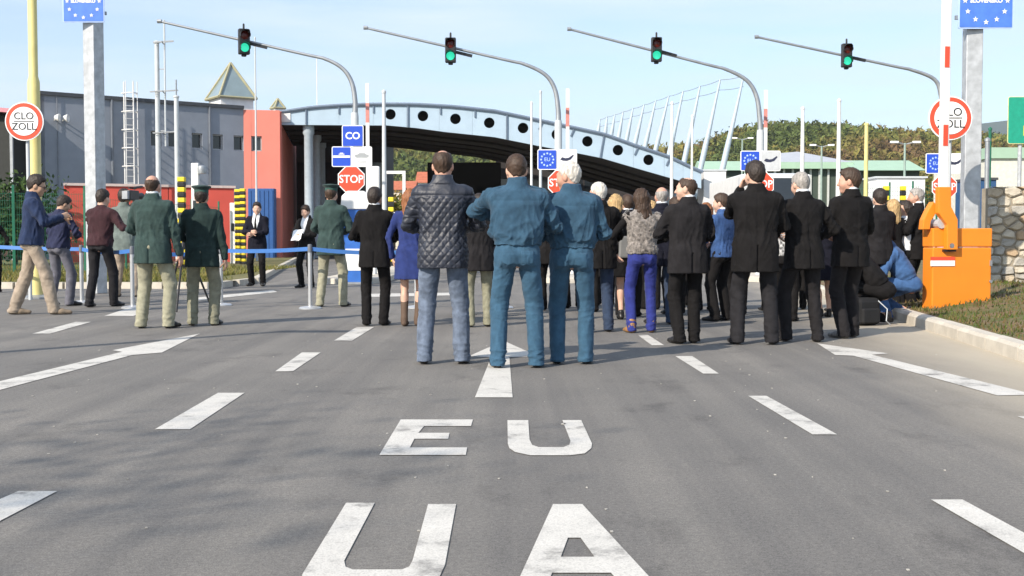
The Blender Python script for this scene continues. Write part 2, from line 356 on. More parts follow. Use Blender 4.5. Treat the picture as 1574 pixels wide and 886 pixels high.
grass_tufts('verge_grass', area_r, 24000, 0.02, 0.075, 'short patchy grass on the earth verge round the orange housing', vh, [(0.09,0.11,0.025),(0.15,0.12,0.05),(0.13,0.09,0.04),(0.06,0.09,0.02)])
def area_l(rs):
    y = 25.3 + 14 * rs.rand() ** 1.4; x = -20 + 13.5 * rs.rand()
    return (min(x, (A1.x + 0.6) if y < 27.5 else -7.2), y)
grass_tufts('lawn_grass', area_l, 16000, 0.05, 0.16, 'yellowing grass along the foot of the green fence', lambda x, y: 0.12, [(0.14,0.14,0.03),(0.22,0.18,0.06),(0.10,0.12,0.03)])
# leaf litter and grit on the asphalt
rs = np.random.RandomState(3); n = 150; gx = rs.uniform(-4.5, 4.2, n); gy = rs.uniform(3.6, 13, n)
gb = MB()
for i in range(n):
    s = rs.uniform(0.002, 0.010) * (1.8 if i % 19 == 0 else 1); a = rs.uniform(0, 6.28)
    gb.prism([(gx[i] + s * math.cos(a + t) * rs.uniform(0.6, 1.2), gy[i] + s * math.sin(a + t) * 1.3, 0.001) for t in (0, 1.4, 2.9, 4.3)], (0, 0, 0.003))
tag(gb.build('road_grit', mat('pale_grit', (0.40, 0.38, 0.34), 0.9, 0, 0.4, 2)), 'pale grit and leaf scraps scattered on the asphalt', 'grit', kind='stuff')

# ------------------------------------------------------------------ traffic islands
def island(cx, y0, y1, w):
    ib = MB(); pts = [(cx + w * math.sin(a), y0 - w * math.cos(a)) for a in np.linspace(-math.pi / 2, math.pi / 2, 9)] + [(cx + w * math.sin(a), y1 - w * math.cos(a)) for a in np.linspace(math.pi / 2, 3 * math.pi / 2, 9)]
    ib.prism([(x, y, -0.02) for x, y in pts], (0, 0, 0.15)); return struct(ib.build('traffic_island', CONC, bevel=0.02))
SIG = [dict(Y=29.0, x=546, tip=(245,33), bend=[(546,158),(541,128),(527,106),(500,91)], light=(377,66)),
       dict(Y=29.6, x=858, tip=(562,43), bend=[(858,170),(853,138),(838,115),(806,99)], light=(693,79)),
       dict(Y=30.2, x=1168, tip=(875,45), bend=[(1168,185),(1163,149),(1148,124),(1116,107)], light=(1008,78)),
       dict(Y=31.2, x=1449, tip=(1163,57), bend=[(1449,178),(1446,145),(1436,122),(1402,108)], light=(1299,87))]
for q in SIG: island(at(q['x'], 300, q['Y']).x + 0.1, q['Y'] - 1.2, q['Y'] + 14, 0.75)

# ------------------------------------------------------------------ grey and red customs building
WALLG = mat('grey_render_wall', (0.235, 0.262, 0.31), 0.85, 0, 0.12, 0.9, 0.15, 30)
WALLR = mat('salmon_red_wall', (0.66, 0.215, 0.165), 0.8, 0, 0.05, 1.0, 0.1, 30)
WALLD = mat('red_low_wall', (0.56, 0.085, 0.062), 0.75, 0, 0.08, 1.0, 0.1, 30)
TRIMD = mat('dark_roof_trim', (0.06, 0.065, 0.075), 0.6)
B0 = at(57, 146, 53); B1 = at(374, 168, 59); B2 = at(430, 170, 59.3)
HB = (B0.z + B1.z) / 2
bl = empty('customs_building', (B1.x, B1.y, 0), label='grey rendered customs hall with small square windows and salmon red end', cat='building')
def rel(o, p): return Vector(p) - Vector(o.location)
back = Vector((-0.142, 1, 0)).normalized()
# facade as a wall with real window openings: strips between openings
fd = (Vector((B1.x, B1.y, 0)) - Vector((B0.x, B0.y, 0))); FL = fd.length; fd.normalize(); fn = Vector((fd.y, -fd.x, 0))
def fpos(px):       # distance along the facade of an image column
    r = ray(px, 220); t = None
    M2 = np.array([[fd.x, -r.x], [fd.y, -r.y]]); s_, t_ = np.linalg.solve(M2, np.array([-B0.x, -B0.y])); return s_
wins = [240, 267, 303, 335, 367]; wz0, wz1 = at(300, 229, 57.5).z, at(300, 205, 57.5).z
wb = MB(); F0 = Vector((B0.x, B0.y, 0)); ew = []
for w in wins: c = fpos(w); ew.append((c - 0.27, c + 0.27))
def slab(mb, org, d, nrm, s0, s1, z0, z1, th):
    a = org + d * s0; b = org + d * s1
    mb.prism([(a.x, a.y, z0), (b.x, b.y, z0), (b.x, b.y, z1), (a.x, a.y, z1)], -nrm * th)
cur = 0.0
O = Vector(bl.location)
F0r = F0 - O
for a, b in ew:
    slab(wb, F0r, fd, fn, cur, a, 0, HB, 0.35); slab(wb, F0r, fd, fn, a, b, 0, wz0, 0.35); slab(wb, F0r, fd, fn, a, b, wz1, HB, 0.35); cur = b
slab(wb, F0r, fd, fn, cur, FL, 0, HB, 0.35)
L0 = F0r + Vector((-4, 22, 0)); wb.prism([F0r, F0r + fd * 0.3 , L0 + fd * .3, L0], (0, 0, HB - 0.02))
wb.build('wall', WALLG, bl)
for a, b in ew:
    m = MB(); slab(m, F0r, fd, fn, a, b, wz0, wz1, 0.02); o = m.build('window', GLASSD, bl); o.location = -fn * 0.22
    f = MB(); slab(f, F0r, fd, fn, a, b, wz0, wz0 + 0.06, 0.1); slab(f, F0r, fd, fn, a, b, wz1 - 0.06, wz1, 0.1); slab(f, F0r, fd, fn, a, a + 0.06, wz0 + .06, wz1 - .06, 0.1); slab(f, F0r, fd, fn, b - 0.06, b, wz0 + .06, wz1 - .06, 0.1)
    fo = f.build('window_frame', mat('window_frame_grey', (0.35, 0.35, 0.36), 0.5), o); fo.location = fn * 0.11
rb = MB(); R0 = Vector((B1.x, B1.y, 0)) - O; R1 = Vector((B2.x, B2.y, 0)) - O; rd = (R1 - R0).normalized(); rn = Vector((rd.y, -rd.x, 0)); RL = (R1 - R0).length
cw = (at(395, 220, 59.2).x - B1.x); HR = B2.z
slab(rb, R0 + fn * .01, rd, rn, 0.0, cw - 0.26, 0, HR, 0.35); slab(rb, R0, rd, rn, cw - 0.26, cw + 0.26, 0, wz0, 0.35); slab(rb, R0, rd, rn, cw - 0.26, cw + 0.26, wz1, HR, 0.35); slab(rb, R0, rd, rn, cw + 0.26, RL, 0, HR, 0.35)
e1 = R1 + back * 30; rb.prism([R1 + rd * -0.35 + Vector((0, .36, 0)), R1 + Vector((0, .36, 0)), e1, e1 - rd * 0.35], (0, 0, HR - 0.01))
rb.build('red_end_wall', WALLR, bl)
for px_ in (88, 172, 322):
    p = F0r + fd * fpos(px_) + fn * .06; MB().tube([p + Vector((0, 0, .1)), p + Vector((0, 0, HB))], .05 if px_ > 100 else .02, 6).build('downpipe', mat('downpipe_grey', (.16, .18, .21), .6), bl)
m = MB(); slab(m, R0, rd, rn, cw - 0.26, cw + 0.26, wz0, wz1, 0.02); o = m.build('window', GLASSD, bl); o.location = -rn * 0.22
f = MB(); slab(f, R0, rd, rn, cw - .26, cw + .26, wz0, wz0 + .06, .1); slab(f, R0, rd, rn, cw - .26, cw + .26, wz1 - .06, wz1, .1); slab(f, R0, rd, rn, cw - .26, cw - .2, wz0, wz1, .1); slab(f, R0, rd, rn, cw + .2, cw + .26, wz0, wz1, .1)
f.build('window_frame', mat('window_frame_grey', (0.35, 0.35, 0.36)), o).location = rn * 0.1
tb = MB(); slab(tb, F0r + fn * 0.1, fd, fn, -0.15, FL, HB + 0.002, HB + 0.17, 0.6); tb.build('roof_edge', TRIMD, bl)
rt = MB(); rt.prism([F0r - fn * .1, R0 - fn * .1, R1, e1, L0], (0, 0, 0.05)); o = rt.build('roof', TRIMD, bl); o.location.z = HR - 0.25
# floodlights on the facade
for px in (84, 97):
    s0 = fpos(px); p = F0r + fd * s0 + fn * 0.02; z = at(px, 187, 54).z
    lb = MB().tube([p + Vector((0, 0, z)), p + fn * 0.35 + Vector((0, 0, z + 0.1))], 0.03, 6); q = p + fn * 0.42 + Vector((0, 0, z + 0.08))
    sg = 1 if px > 90 else -1
    lb.lathe([(0.0, -0.12), (0.10, -0.10), (0.19, 0.10), (0.17, 0.12), (0.0, 0.08)], 12, q, 'X', 1, 1); lb.build('floodlight', WHITE, bl, smooth=True)
# caged ladder
lb = MB(); lz1 = at(197, 123, 54.5).z
c = fpos(196)
for s_ in (-0.22, 0.22):
    p = F0r + fd * (c + s_) + fn * 0.25; lb.tube([p + Vector((0, 0, 2.3)), p + Vector((0, 0, lz1))], 0.035, 6)
ld = lb.build('ladder', WHITE, bl)
for k in range(18):
    p = F0r + fd * c + fn * 0.25 + Vector((0, 0, 2.5 + k * 0.3)); MB().bar(p - fd * 0.22, p + fd * 0.22, 0.03).build('rung', WHITE, ld)
for k in range(6):
    p = F0r + fd * c + fn * 0.25 + Vector((0, 0, 3.6 + k * 0.85)); MB().tube([p + fd * 0.34 * math.cos(t) * 1.0 + fn * 0.62 * math.sin(t) for t in np.linspace(0, math.pi, 9)], 0.03, 5).build('cage_hoop', WHITE, ld)
for t in (0.6, 1.57, 2.5):
    p = F0r + fd * (c + 0.34 * math.cos(t)) + fn * (0.25 + 0.62 * math.sin(t)); MB().tube([p + Vector((0, 0, 3.6)), p + Vector((0, 0, lz1))], 0.022, 5).build('cage_bar', WHITE, ld)
# pyramid skylights on the roof
def skylight(px, py0, py1, w, Y, lab):
    b = at(px, py0, Y); t = at(px, py1, Y); hw = w * Y / FPX / 2; h = t.z - b.z
    r = empty('roof_skylight', (b.x, Y, HR - 0.2), rz=0.6, label=lab, cat='skylight', group='pyramid skylights')
    MB().box((0, 0, (b.z - HR + 0.2) / 2 - 0.002), (hw * 1.25, hw * 1.25, b.z - HR + 0.2)).build('plinth', WHITE, r)
    z0 = b.z - HR + 0.2; cs = [Vector((a * hw * .72, e * hw * .72, z0)) for a, e in ((-1,-1),(1,-1),(1,1),(-1,1))]; ap = Vector((0, 0, z0 + h))
    for k in range(4):
        MB().prism([cs[k] * .97 + Vector((0,0,z0*.03)), cs[(k + 1) % 4] * .97 + Vector((0,0,z0*.03)), ap - Vector((0,0,.08))], (0, 0, 0.02)).build('pane', mat('skylight_glass', (0.20, 0.26, 0.28), 0.15, 0, 0.1, 2, spec=0.7), r)
        MB().tube([cs[k], ap], 0.07, 6).build('rib', mat('skylight_frame', (0.34, 0.32, 0.20), 0.5), r); MB().tube([cs[k], cs[(k + 1) % 4]], 0.07, 6).build('rib', _M['skylight_frame'], r)
skylight(355, 153, 97, 82, 63, 'large glass pyramid skylight on the roof of the grey hall')
skylight(427, 167, 152, 24, 75, 'small glass pyramid skylight beside the blue canopy')
# low red wall in front, with pale coping
W0 = at(98, 283, 45); W1 = at(360, 286, 47.5); lw = empty('low_wall', (W1.x, W1.y, 0), label='low bright red wall with pale coping in front of the grey hall', cat='wall')
d = Vector((W1.x - W0.x, W1.y - W0.y, 0)); LL = d.length; d.normalize(); nrm = Vector((d.y, -d.x, 0))
for k in range(5):
    m = MB(); slab(m, -d * LL, d, nrm, LL * k / 5 + 0.015, LL * (k + 1) / 5 - 0.015, 0, W1.z - 0.1, 0.25); m.build('panel', WALLD, lw)
m = MB(); slab(m, -d * LL + nrm * 0.06, d, nrm, 0, LL + 0.05, W1.z - 0.098, W1.z, 0.37); m.build('coping', mat('pale_coping', (0.55, 0.45, 0.42), 0.7), lw)
# blue panel against the red end
p0 = at(381, 290, 58.2); p1 = at(421, 292, 58.2)
bb = empty('blue_container', ((p0.x + p1.x) / 2, 58.2, 0), label='plain blue metal cabin against the salmon red wall', cat='container')
MB().box((0, 0.3, p0.z / 2), (p1.x - p0.x, 0.6, p0.z)).build('body', mat('blue_metal', (0.02, 0.085, 0.26), 0.5), bb, bevel=0.02)
for k in range(6): MB().box((-(p1.x - p0.x) / 2 + (k + 0.5) * (p1.x - p0.x) / 6, -0.015, p0.z / 2), (0.1, 0.034, p0.z - 0.2)).build('rib', _M['blue_metal'], bb)

# dark shed with pink roof edge at the far left
sh = empty('shed', (at(10, 250, 50).x - 1.2, 52, 0), label='dark open shed with pink roof edge behind the green fence', cat='shed')
zt = at(10, 172, 50).z; zr = at(5, 155, 50).z
MB().box((-2, 1, zt / 2), (5.6, 3, zt)).build('body', mat('dark_shed', (0.03, 0.032, 0.03), 0.8), sh)
MB().prism([(-5, -1.0, zr + .3), (1.35, -1.0, zr - 0.25), (1.35, -1.0, zr - 0.43), (-5, -1.0, zr + .12)], (0, 4, 0)).build('roof', mat('pink_roof_edge', (0.55, 0.22, 0.26), 0.6), sh)
MB().box((0.9, -0.75, (zr - 0.4) / 2), (0.12, 0.12, zr - 0.36)).build('post', DGALV, sh)

# ------------------------------------------------------------------ arched canopy
YC = 60.0
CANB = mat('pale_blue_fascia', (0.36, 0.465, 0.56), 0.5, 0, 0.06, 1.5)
CAND = mat('shade_brown_soffit', (0.030, 0.026, 0.023), 0.85)  # near-black: the shade under the canopy is put into this colour
DKB = mat('blue_grey_steel', (0.13, 0.17, 0.23), 0.5)
topx = [430,480,521,560,600,640,677,700,760,832,884,930,979,1028,1078]; topy = [174,166.5,163.5,162,161.5,162,164,165.5,172,187,198,208,226,242,266]
botx = [430,560,595,640,683,760,825,884,924,989,1045,1078]; boty = [192,193,193,197,203,211,224,235,243,262,278,290]
ty = lambda x: float(np.interp(x, topx, topy)); by = lambda x: float(np.interp(x, botx, boty))
holes = [600,650,700,752,804,856,903,950,997]; hy = [176,178.5,183,189,197,207,217.5,231,246]
can = empty('border_canopy', (0, YC, 0), label='arched pale blue canopy with round holes spanning the border lanes', cat='canopy')
CO_ = Vector((0, YC, 0))
def cpt(x, y, yy=0.0): q = at(x, y, YC) - CO_; q.y = yy; return q
edges = [430, 471, 521, 574] + [(holes[i] + holes[i + 1]) / 2 for i in range(8)] + [1021, 1050, 1078]
for i in range(len(edges) - 1):
    x0, x1 = edges[i] + 0.12, edges[i + 1] - 0.12
    hx = [h for h in holes if x0 < h < x1]
    vs, fs = [], []
    if hx:
        h = hx[0]; hyv = hy[holes.index(h)]; N = 32; r = 8.2
        out, inn = [], []
        for k in range(N):
            a = 2 * math.pi * k / N; ca, sa = math.cos(a), math.sin(a)
            t = min(((x1 if ca > 0 else x0) - h) / ca if abs(ca) > 1e-6 else 1e9, 1e9)
            # march to the border of the cell
            lo_, hi_ = r, 80
            for _ in range(30):
                md = (lo_ + hi_) / 2; X, Y_ = h + md * ca, hyv + md * sa
                ins = x0 <= X <= x1 and ty(X) <= Y_ <= by(X); lo_, hi_ = (md, hi_) if ins else (lo_, md)
            out.append((h + lo_ * ca, hyv + lo_ * sa)); inn.append((h + r * ca, hyv + r * sa))
        # snap nearest samples to the four corners
        for cxn in (x0, x1):
            for cyn in (ty(cxn), by(cxn)):
                j = min(range(N), key=lambda q: (out[q][0] - cxn) ** 2 + (out[q][1] - cyn) ** 2); out[j] = (cxn, cyn)
        vs = [cpt(*p) for p in out] + [cpt(*p) for p in inn] + [cpt(*p, 0.25) for p in inn] + [cpt(*p, 0.25) for p in out]
        for k in range(N):
            j = (k + 1) % N; fs += [(k, j, N + j, N + k), (N + k, N + j, 2 * N + j, 2 * N + k), (2 * N + k, 2 * N + j, 3 * N + j, 3 * N + k), (3 * N + k, 3 * N + j, j, k)]
    else:
        n = 6; xs = np.linspace(x0, x1, n)
        for yy in (0, 0.25): vs += [cpt(x, ty(x), yy) for x in xs] + [cpt(x, by(x), yy) for x in xs]
        for k in range(n - 1):
            a = k; b = n + k; fs += [(a, a + 1, b + 1, b), (a + 2 * n, b + 2 * n, b + 1 + 2 * n, a + 1 + 2 * n), (a, a + 2 * n, a + 1 + 2 * n, a + 1), (b, b + 1, b + 1 + 2 * n, b + 2 * n)]
    MB().add(vs, fs).build('fascia_panel', CANB, can)
for x in (470.5, 627, 779, 928): MB().bar(cpt(x, ty(x) + 1, -0.03), cpt(x - (6 if x > 900 else 0), by(x) - 1, -0.03), 0.12, 0.06).build('seam_cover', DKB, can)
for x in (521, 574, 677, 730, 833, 882, 980, 1029): MB().bar(cpt(x, ty(x) + 1, -0.03), cpt(x - (5 if x > 800 else 0), ty(x) + 12, -0.03), 0.10, 0.06).build('roof_bracket', DKB, can)
xs = np.linspace(424, 1080, 40); gt = MB().tube([cpt(x, ty(x) - 1.2, -0.06) for x in xs], 0.085, 6); gt.build('gutter', DKB, can)
# roof skins running back
bk = Vector((-0.142 * 12.5, 12.5, 0)); xs = np.linspace(430, 1078, 28)
rf = MB(); ce = MB()
rf.add([cpt(x, ty(x), 0.26) for x in xs] + [cpt(x, ty(x), 0.26) + bk for x in xs], [(k, k + 1, 28 + k + 1, 28 + k) for k in range(27)]); rf.build('roof', mat('roof_sheet', (0.35, 0.42, 0.48), 0.6), can)
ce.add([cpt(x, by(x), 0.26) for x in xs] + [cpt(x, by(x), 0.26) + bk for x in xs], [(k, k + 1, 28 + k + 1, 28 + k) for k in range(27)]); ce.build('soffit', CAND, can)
MB().add([cpt(x, ty(x), 0.9) for x in xs] + [cpt(x, by(x), 0.9) for x in xs], [(k, k + 1, 28 + k + 1, 28 + k) for k in range(27)]).build('dark_hole_backing', CAND, can)  # dark sheet behind the round holes, their inner shade given by its colour
for k in range(1, 5):
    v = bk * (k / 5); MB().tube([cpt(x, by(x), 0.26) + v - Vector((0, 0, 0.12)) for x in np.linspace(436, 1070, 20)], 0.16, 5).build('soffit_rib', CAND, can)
COLM = mat('column_grey_paint', (0.36, 0.42, 0.47), 0.5)
for (x, kx_) in ((472, 0.01), (480, 0.35), (486, 0.7), (1062, 0.02), (1060, 0.35), (1058, 0.7)):
    p = cpt(x, by(x), 0.4) + bk * kx_
    cb = MB().lathe([(0.27, 0), (0.27, 0.4), (0.235, 0.45), (0.235, p.z - 0.5), (0.3, p.z - 0.4), (0.3, p.z)], 14, (p.x, p.y, 0)); cb.build('column', COLM, can, smooth=True)
MB().box(cpt(433, 181, 0.3) + Vector((0, 0, 0)), (0.9, 0.7, 0.45)).build('end_box', WHITE, can)
# control building under the canopy: dark red wall and dark booths
def booth(px0, px1, Y, top, depth, m, lab, name='control_booth', glass=True):
    a, b = at(px0, top, Y), at(px1, top, Y); w = b.x - a.x; h = a.z
    r = empty(name, ((a.x + b.x) / 2, Y, 0), label=lab, cat='booth', group='dark booths under the canopy')
    MB().box((0, depth / 2, h / 2), (w, depth, h)).build('body', m, r)
    MB().box((0, depth / 2, h + 0.06), (w + 0.3, depth + 0.3, 0.12)).build('roof', TRIMD, r)
    if glass:
        n = max(2, int(w / 1.2))
        for k in range(n): MB().box((-w / 2 + (k + .5) * w / n, -0.012, h * 0.62), (w / n - 0.12, 0.03, h * 0.36)).build('pane', GLASSD, r)
    return r
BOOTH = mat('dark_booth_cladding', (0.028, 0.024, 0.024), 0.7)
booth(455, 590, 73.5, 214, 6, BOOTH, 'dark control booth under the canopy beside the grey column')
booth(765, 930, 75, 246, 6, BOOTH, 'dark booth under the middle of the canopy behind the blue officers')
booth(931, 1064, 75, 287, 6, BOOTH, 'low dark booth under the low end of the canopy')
# black stage backdrop
a, b = at(657, 250, 36), at(770, 250, 36); bd = empty('stage_backdrop', ((a.x + b.x) / 2, 36, 0), label='plain black backdrop screen behind the quilted jacket man', cat='backdrop')
MB().box((0, 0, (a.z + 0.3) / 2), (b.x - a.x, 0.06, a.z - 0.3)).build('cloth', mat('black_drape', (0.003, 0.003, 0.003), 1.0, spec=0.0), bd)
for s_ in (-1, 1):
    MB().box((s_ * ((b.x - a.x) / 2 - 0.1), 0.1, a.z / 2 - 0.05), (0.06, 0.06, a.z - 0.1)).build('post', BLACK, bd); MB().box((s_ * ((b.x - a.x) / 2 - 0.1), 0.1, 0.02), (0.4, 0.8, 0.04)).build('foot', BLACK, bd)
# white gatehouse at the canopy's low end
a, b = at(1082, 263, 60.6), at(1116, 263, 60.6); gh = empty('gatehouse', ((a.x + b.x) / 2, 60.6, 0), label='plain white block at the low end of the canopy', cat='building')
MB().box((0, 1.0, a.z / 2), (b.x - a.x, 2, a.z)).build('wall', WHITE, gh); MB().box((0, 1.0, a.z + 0.04), (b.x - a.x + 0.1, 2.1, 0.08)).build('roof', PGREY, gh)
MB().box((0, -0.01, 1.1), (0.7, 0.04, 2.1)).build('door', mat('grey_door', (0.3, 0.31, 0.33), 0.5), gh)
# leaning masts along the canopy edge
tops = [(1143,117),(1107,123),(1076,133),(1050,141),(1028,148),(1008,155),(990,161.5),(973,167),(958,172),(945,176.5),(933,180),(922,184)]
bots = [(1108,271),(1076,263),(1051,252),(1027,245),(1006,238),(990,232),(975,226),(962,220),(950,215),(939,211),(930,208),(919,205)]
mts = []
ORD = ['first', 'second', 'third', 'fourth', 'fifth', 'sixth', 'seventh', 'eighth', 'ninth', 'tenth', 'eleventh', 'twelfth']
for i, (t, b) in enumerate(zip(tops, bots)):
    Y = 61.5 + 3.0 * i; T = at(*t, Y); B = at(*b, Y); G = B + (B - T) * (B.z / (T.z - B.z)); mts.append(T)
    r = empty('leaning_mast', (G.x, G.y, 0), label=ORD[i] + ' leaning mast of the row, counted from the white block', cat='mast', group='leaning masts beside the canopy')
    MB().tube([(0, 0, 0), (B + (T - B) * 0.25) - G, T - G], [0.17, 0.155, 0.05], 10).build('pole', mat('mast_blue_grey', (0.40, 0.48, 0.54), 0.45), r, smooth=True)
    MB().lathe([(0.4, 0), (0.4, 0.1), (0.3, 0.14)], 10).build('foot', CONC, r)
for off, lab in ((0.0, 'upper cable linking the tops of the leaning masts'), (-0.55, 'lower slack cable linking the leaning masts')):
    pts = []
    for a, b in zip(mts[:-1], mts[1:]):
        for t in np.linspace(0, 1, 6)[:-1]: pts.append(a.lerp(b, t) + Vector((0, 0, off - 0.05 * 4 * t * (1 - t))))
    pts.append(mts[-1] + Vector((0, 0, off))); tag(MB().tube(pts, 0.016, 5).build('mast_cable', DGALV), lab, 'cable')

# ------------------------------------------------------------------ hills and woods
prx = [-900, -200, 300, 500, 600, 760, 900, 1000, 1060, 1085, 1120, 1165, 1230, 1290, 1350, 1420, 1500, 1574, 1800, 2400]
pry = [232, 232, 226, 220, 218, 224, 236, 238, 232, 218, 205, 194, 192, 194, 202, 208, 215, 222, 215, 220]
YR = 620.0
def ridge_z(X, Y):
    px = CX + X / YR * FPX; zr = CAMZ + (HZ - float(np.interp(px, prx, pry))) * YR / FPX
    t = min(max((Y - 330) / (YR - 330), 0), 1); s_ = t * t * (3 - 2 * t)
    back_ = 1 - 0.4 * min(max((Y - YR) / 250, 0), 1)
    return max(-0.5, zr * s_ * back_ - 3 * (1 - s_) + 2.0 * math.sin(X * 0.031 + Y * .02) * s_ - 4.2 * s_)
hx_ = np.linspace(-700, 760, 110); hyy = np.linspace(325, 880, 34); hb = MB()
hb.add([(x, y, ridge_z(x, y)) for y in hyy for x in hx_], [(j * 110 + i, j * 110 + i + 1, (j + 1) * 110 + i + 1, (j + 1) * 110 + i) for j in range(33) for i in range(109)])
struct(hb.build('hill', two_tone('hill_undergrowth', (0.045, 0.06, 0.018), (0.10, 0.085, 0.03), 0.05), smooth=True))
rs = np.random.RandomState(11)
bm = bmesh.new(); bmesh.ops.create_icosphere(bm, subdivisions=1, radius=1.0); bmesh.ops.triangulate(bm, faces=bm.faces)
IV = np.array([v.co[:] for v in bm.verts]); IF = np.array([[v.index for v in f.verts] for f in bm.faces]); bm.free()
VV, FF, CC = [], [], []; n0 = 0
pal = np.array([(0.060,0.085,0.022),(0.085,0.10,0.024),(0.12,0.115,0.026),(0.135,0.10,0.026),(0.115,0.075,0.030),(0.05,0.07,0.024),(0.10,0.065,0.034)])
pick = [0.24, 0.25, 0.2, 0.12, 0.08, 0.07, 0.04]
HP = np.array([(0.075,0.105,0.030),(0.105,0.130,0.036),(0.145,0.150,0.040),(0.175,0.150,0.042),(0.160,0.110,0.044),(0.150,0.092,0.050)])
cnt = 0
while cnt < 17000:
    Y = rs.uniform(340, 640); px = rs.uniform(520, 1700) if rs.rand() < 0.93 else rs.uniform(-300, 520); X = (px - CX) / FPX * Y
    if px < 900 and rs.rand() < 0.45: continue
    if 760 < px < 900 and rs.rand() < .6: continue
    z = ridge_z(X, Y); r = rs.uniform(0.9, 2.7)
    cen = IV[IF].mean(1); cen /= np.linalg.norm(cen, axis=1)[:, None]; cen = cen * rs.uniform(.55, 1.1, (len(cen), 1))
    tri = cen[:, None, :] + rs.randn(len(cen), 3, 3) * .36; j = (tri * np.array([r * rs.uniform(.8, 1.2), r, r * rs.uniform(.8, 1.2)])).reshape(-1, 3)
    VV.append(j + np.array([X, Y, z + 2.4 + r * rs.uniform(-1.2, 0.6)])); FF.append(np.arange(len(j)).reshape(-1, 3) + n0); n0 += len(j)
    side = np.clip((px - 1250) / 300, -1, 1); u_ = math.sin(X * .045 + 1.3 * math.sin(Y * .03)) + math.sin(Y * .06 - X * .02) + .7 * math.sin(X * .13 + Y * .11)
    w = np.array(pick) * np.array([1, 1, 1, 1, 1 + 1.6 * max(side, 0), 1, 1 + 3 * max(side, 0)]); ia = int(np.clip(1.9 + u_ * 1.2 + max(side, 0) * 1.2 + rs.randn() * .7, 0, 5)); c = HP[ia] * 0.85 + pal[rs.choice(len(pal), p=w / w.sum())] * 0.2
    CC.append(np.repeat((c * rs.uniform(0.8, 1.25))[None], len(j), 0) * np.repeat(0.8 + 0.4 * rs.rand(len(j) // 3, 1), 3, 0)); cnt += 1
me = np_mesh('hill_forest', np.concatenate(VV), np.concatenate(FF)); tinted(me, np.concatenate(CC))
tag(link('hill_forest', me, attr_mat('forest_crowns', 0.95)), 'autumn forest of green and brown crowns covering the hill', 'forest', kind='stuff')
fr = MB(); n = 60; X0 = np.linspace(-2200, 3400, n); YF = 3600
prof = [CAMZ + (HZ - float(np.interp(CX + x / YF * FPX, [-400, 300, 1300, 1400, 1440, 1500, 1540, 1574, 1750, 2100], [250, 245, 225, 207, 199, 192, 185, 183, 176, 200]))) * YF / FPX + 4 * math.sin(x * .02) for x in X0]
fr.add([(x, YF, p) for x, p in zip(X0, prof)] + [(x, YF - 900, -30) for x in X0] + [(x, YF + 900, 0) for x in X0], [(k, k + 1, n + k + 1, n + k) for k in range(n - 1)] + [(k + 1, k, 2 * n + k, 2 * n + k + 1) for k in range(n - 1)])
struct(fr.build('far_hill', two_tone('far_woodland', (0.035, 0.06, 0.05), (0.05, 0.075, 0.06), 0.01), smooth=True))

# trees and bushes: trunk with limbs + crown of leaf-sized faces
def tree(loc, h, rx, rz_, n, cols, lab, leaf=0.10, name='tree', trunk=0.10, gaps=0.0, cat='tree', group=None, seed=1, low=0.35, limbs=7):
    rs = np.random.RandomState(seed); r = empty(name, loc, label=lab, cat=cat, group=group)
    tm = MB(); ends = []; top = h * 0.8
    tm.tube([(0, 0, 0), (0.04 * h * rs.randn() * .3, 0.02 * h, h * 0.3), (0.03 * h * rs.randn() * .5, 0.0, top)], [trunk, trunk * 0.8, trunk * 0.25], 8)
    for k in range(limbs):
        a = rs.rand() * 6.28; z0 = h * rs.uniform(0.25, 0.7); e = Vector((math.cos(a) * rx * 0.75, math.sin(a) * rx * 0.75, z0 + h * rs.uniform(0.12, 0.3)))
        md = Vector((e.x * .45, e.y * .45, z0 + (e.z - z0) * 0.35)); tm.tube([(0, 0, z0), md, e], [trunk * 0.45, trunk * 0.3, trunk * 0.1], 6); ends.append(e); ends.append(md * 0.6 + e * 0.4)
    tm.build('trunk', mat('bark', (0.09, 0.07, 0.05), 0.95, 0, 0.3, 12, 0.6, 40), r, smooth=True)
    nc = max(10, n // 70); cc = []
    for k in range(nc):
        u = rs.randn(3); u /= np.linalg.norm(u); u *= rs.rand() ** 0.45
        cc.append((u[0] * rx, u[1] * rx, h * (low + (1 - low) / 2) + u[2] * rz_))
    cc = np.array(cc); ci = rs.randint(0, nc, n); sp = rx * 0.26
    P = cc[ci] + rs.randn(n, 3) * sp * np.array([1, 1, 0.75]); P[:, 2] = np.maximum(P[:, 2], 0.06)
    u = rs.randn(n, 3); u /= np.linalg.norm(u, axis=1)[:, None]; w = np.cross(u, rs.randn(n, 3)); w /= np.linalg.norm(w, axis=1)[:, None]; s_ = leaf * rs.uniform(0.6, 1.4, (n, 1))
    V = np.stack([P - u * s_, P + w * s_ * 0.5, P + u * s_, P - w * s_ * 0.5], 1).reshape(-1, 3); F = np.arange(4 * n).reshape(-1, 4)
    me = np_mesh('crown', V, F); c = np.array(cols)[rs.randint(0, len(cols), nc)][ci] * rs.uniform(0.7, 1.3, (n, 1)); tinted(me, np.repeat(c, 4, 0)); link('crown', me, attr_mat('leaves', 0.8), r)
    return r
AUT = [(0.07,0.095,0.02),(0.11,0.12,0.025),(0.15,0.12,0.03)]; BRN = [(0.13,0.07,0.025),(0.09,0.075,0.025),(0.07,0.07,0.02)]; DKG = [(0.03,0.06,0.018),(0.045,0.08,0.02)]
def gx(px, Y): return (at(px, 300, Y).x, Y, -0.04)
tree(gx(1092, 105), 6.2, 2.2, 2.2, 1600, BRN, 'russet bush beyond the white block at the canopy end', 0.22, 'shrub', cat='bush', seed=2, low=.1)
tree(gx(1036, 120), 8.5, 2.6, 3.0, 1600, AUT, 'yellow green tree seen between the leaning masts', 0.26, seed=3)
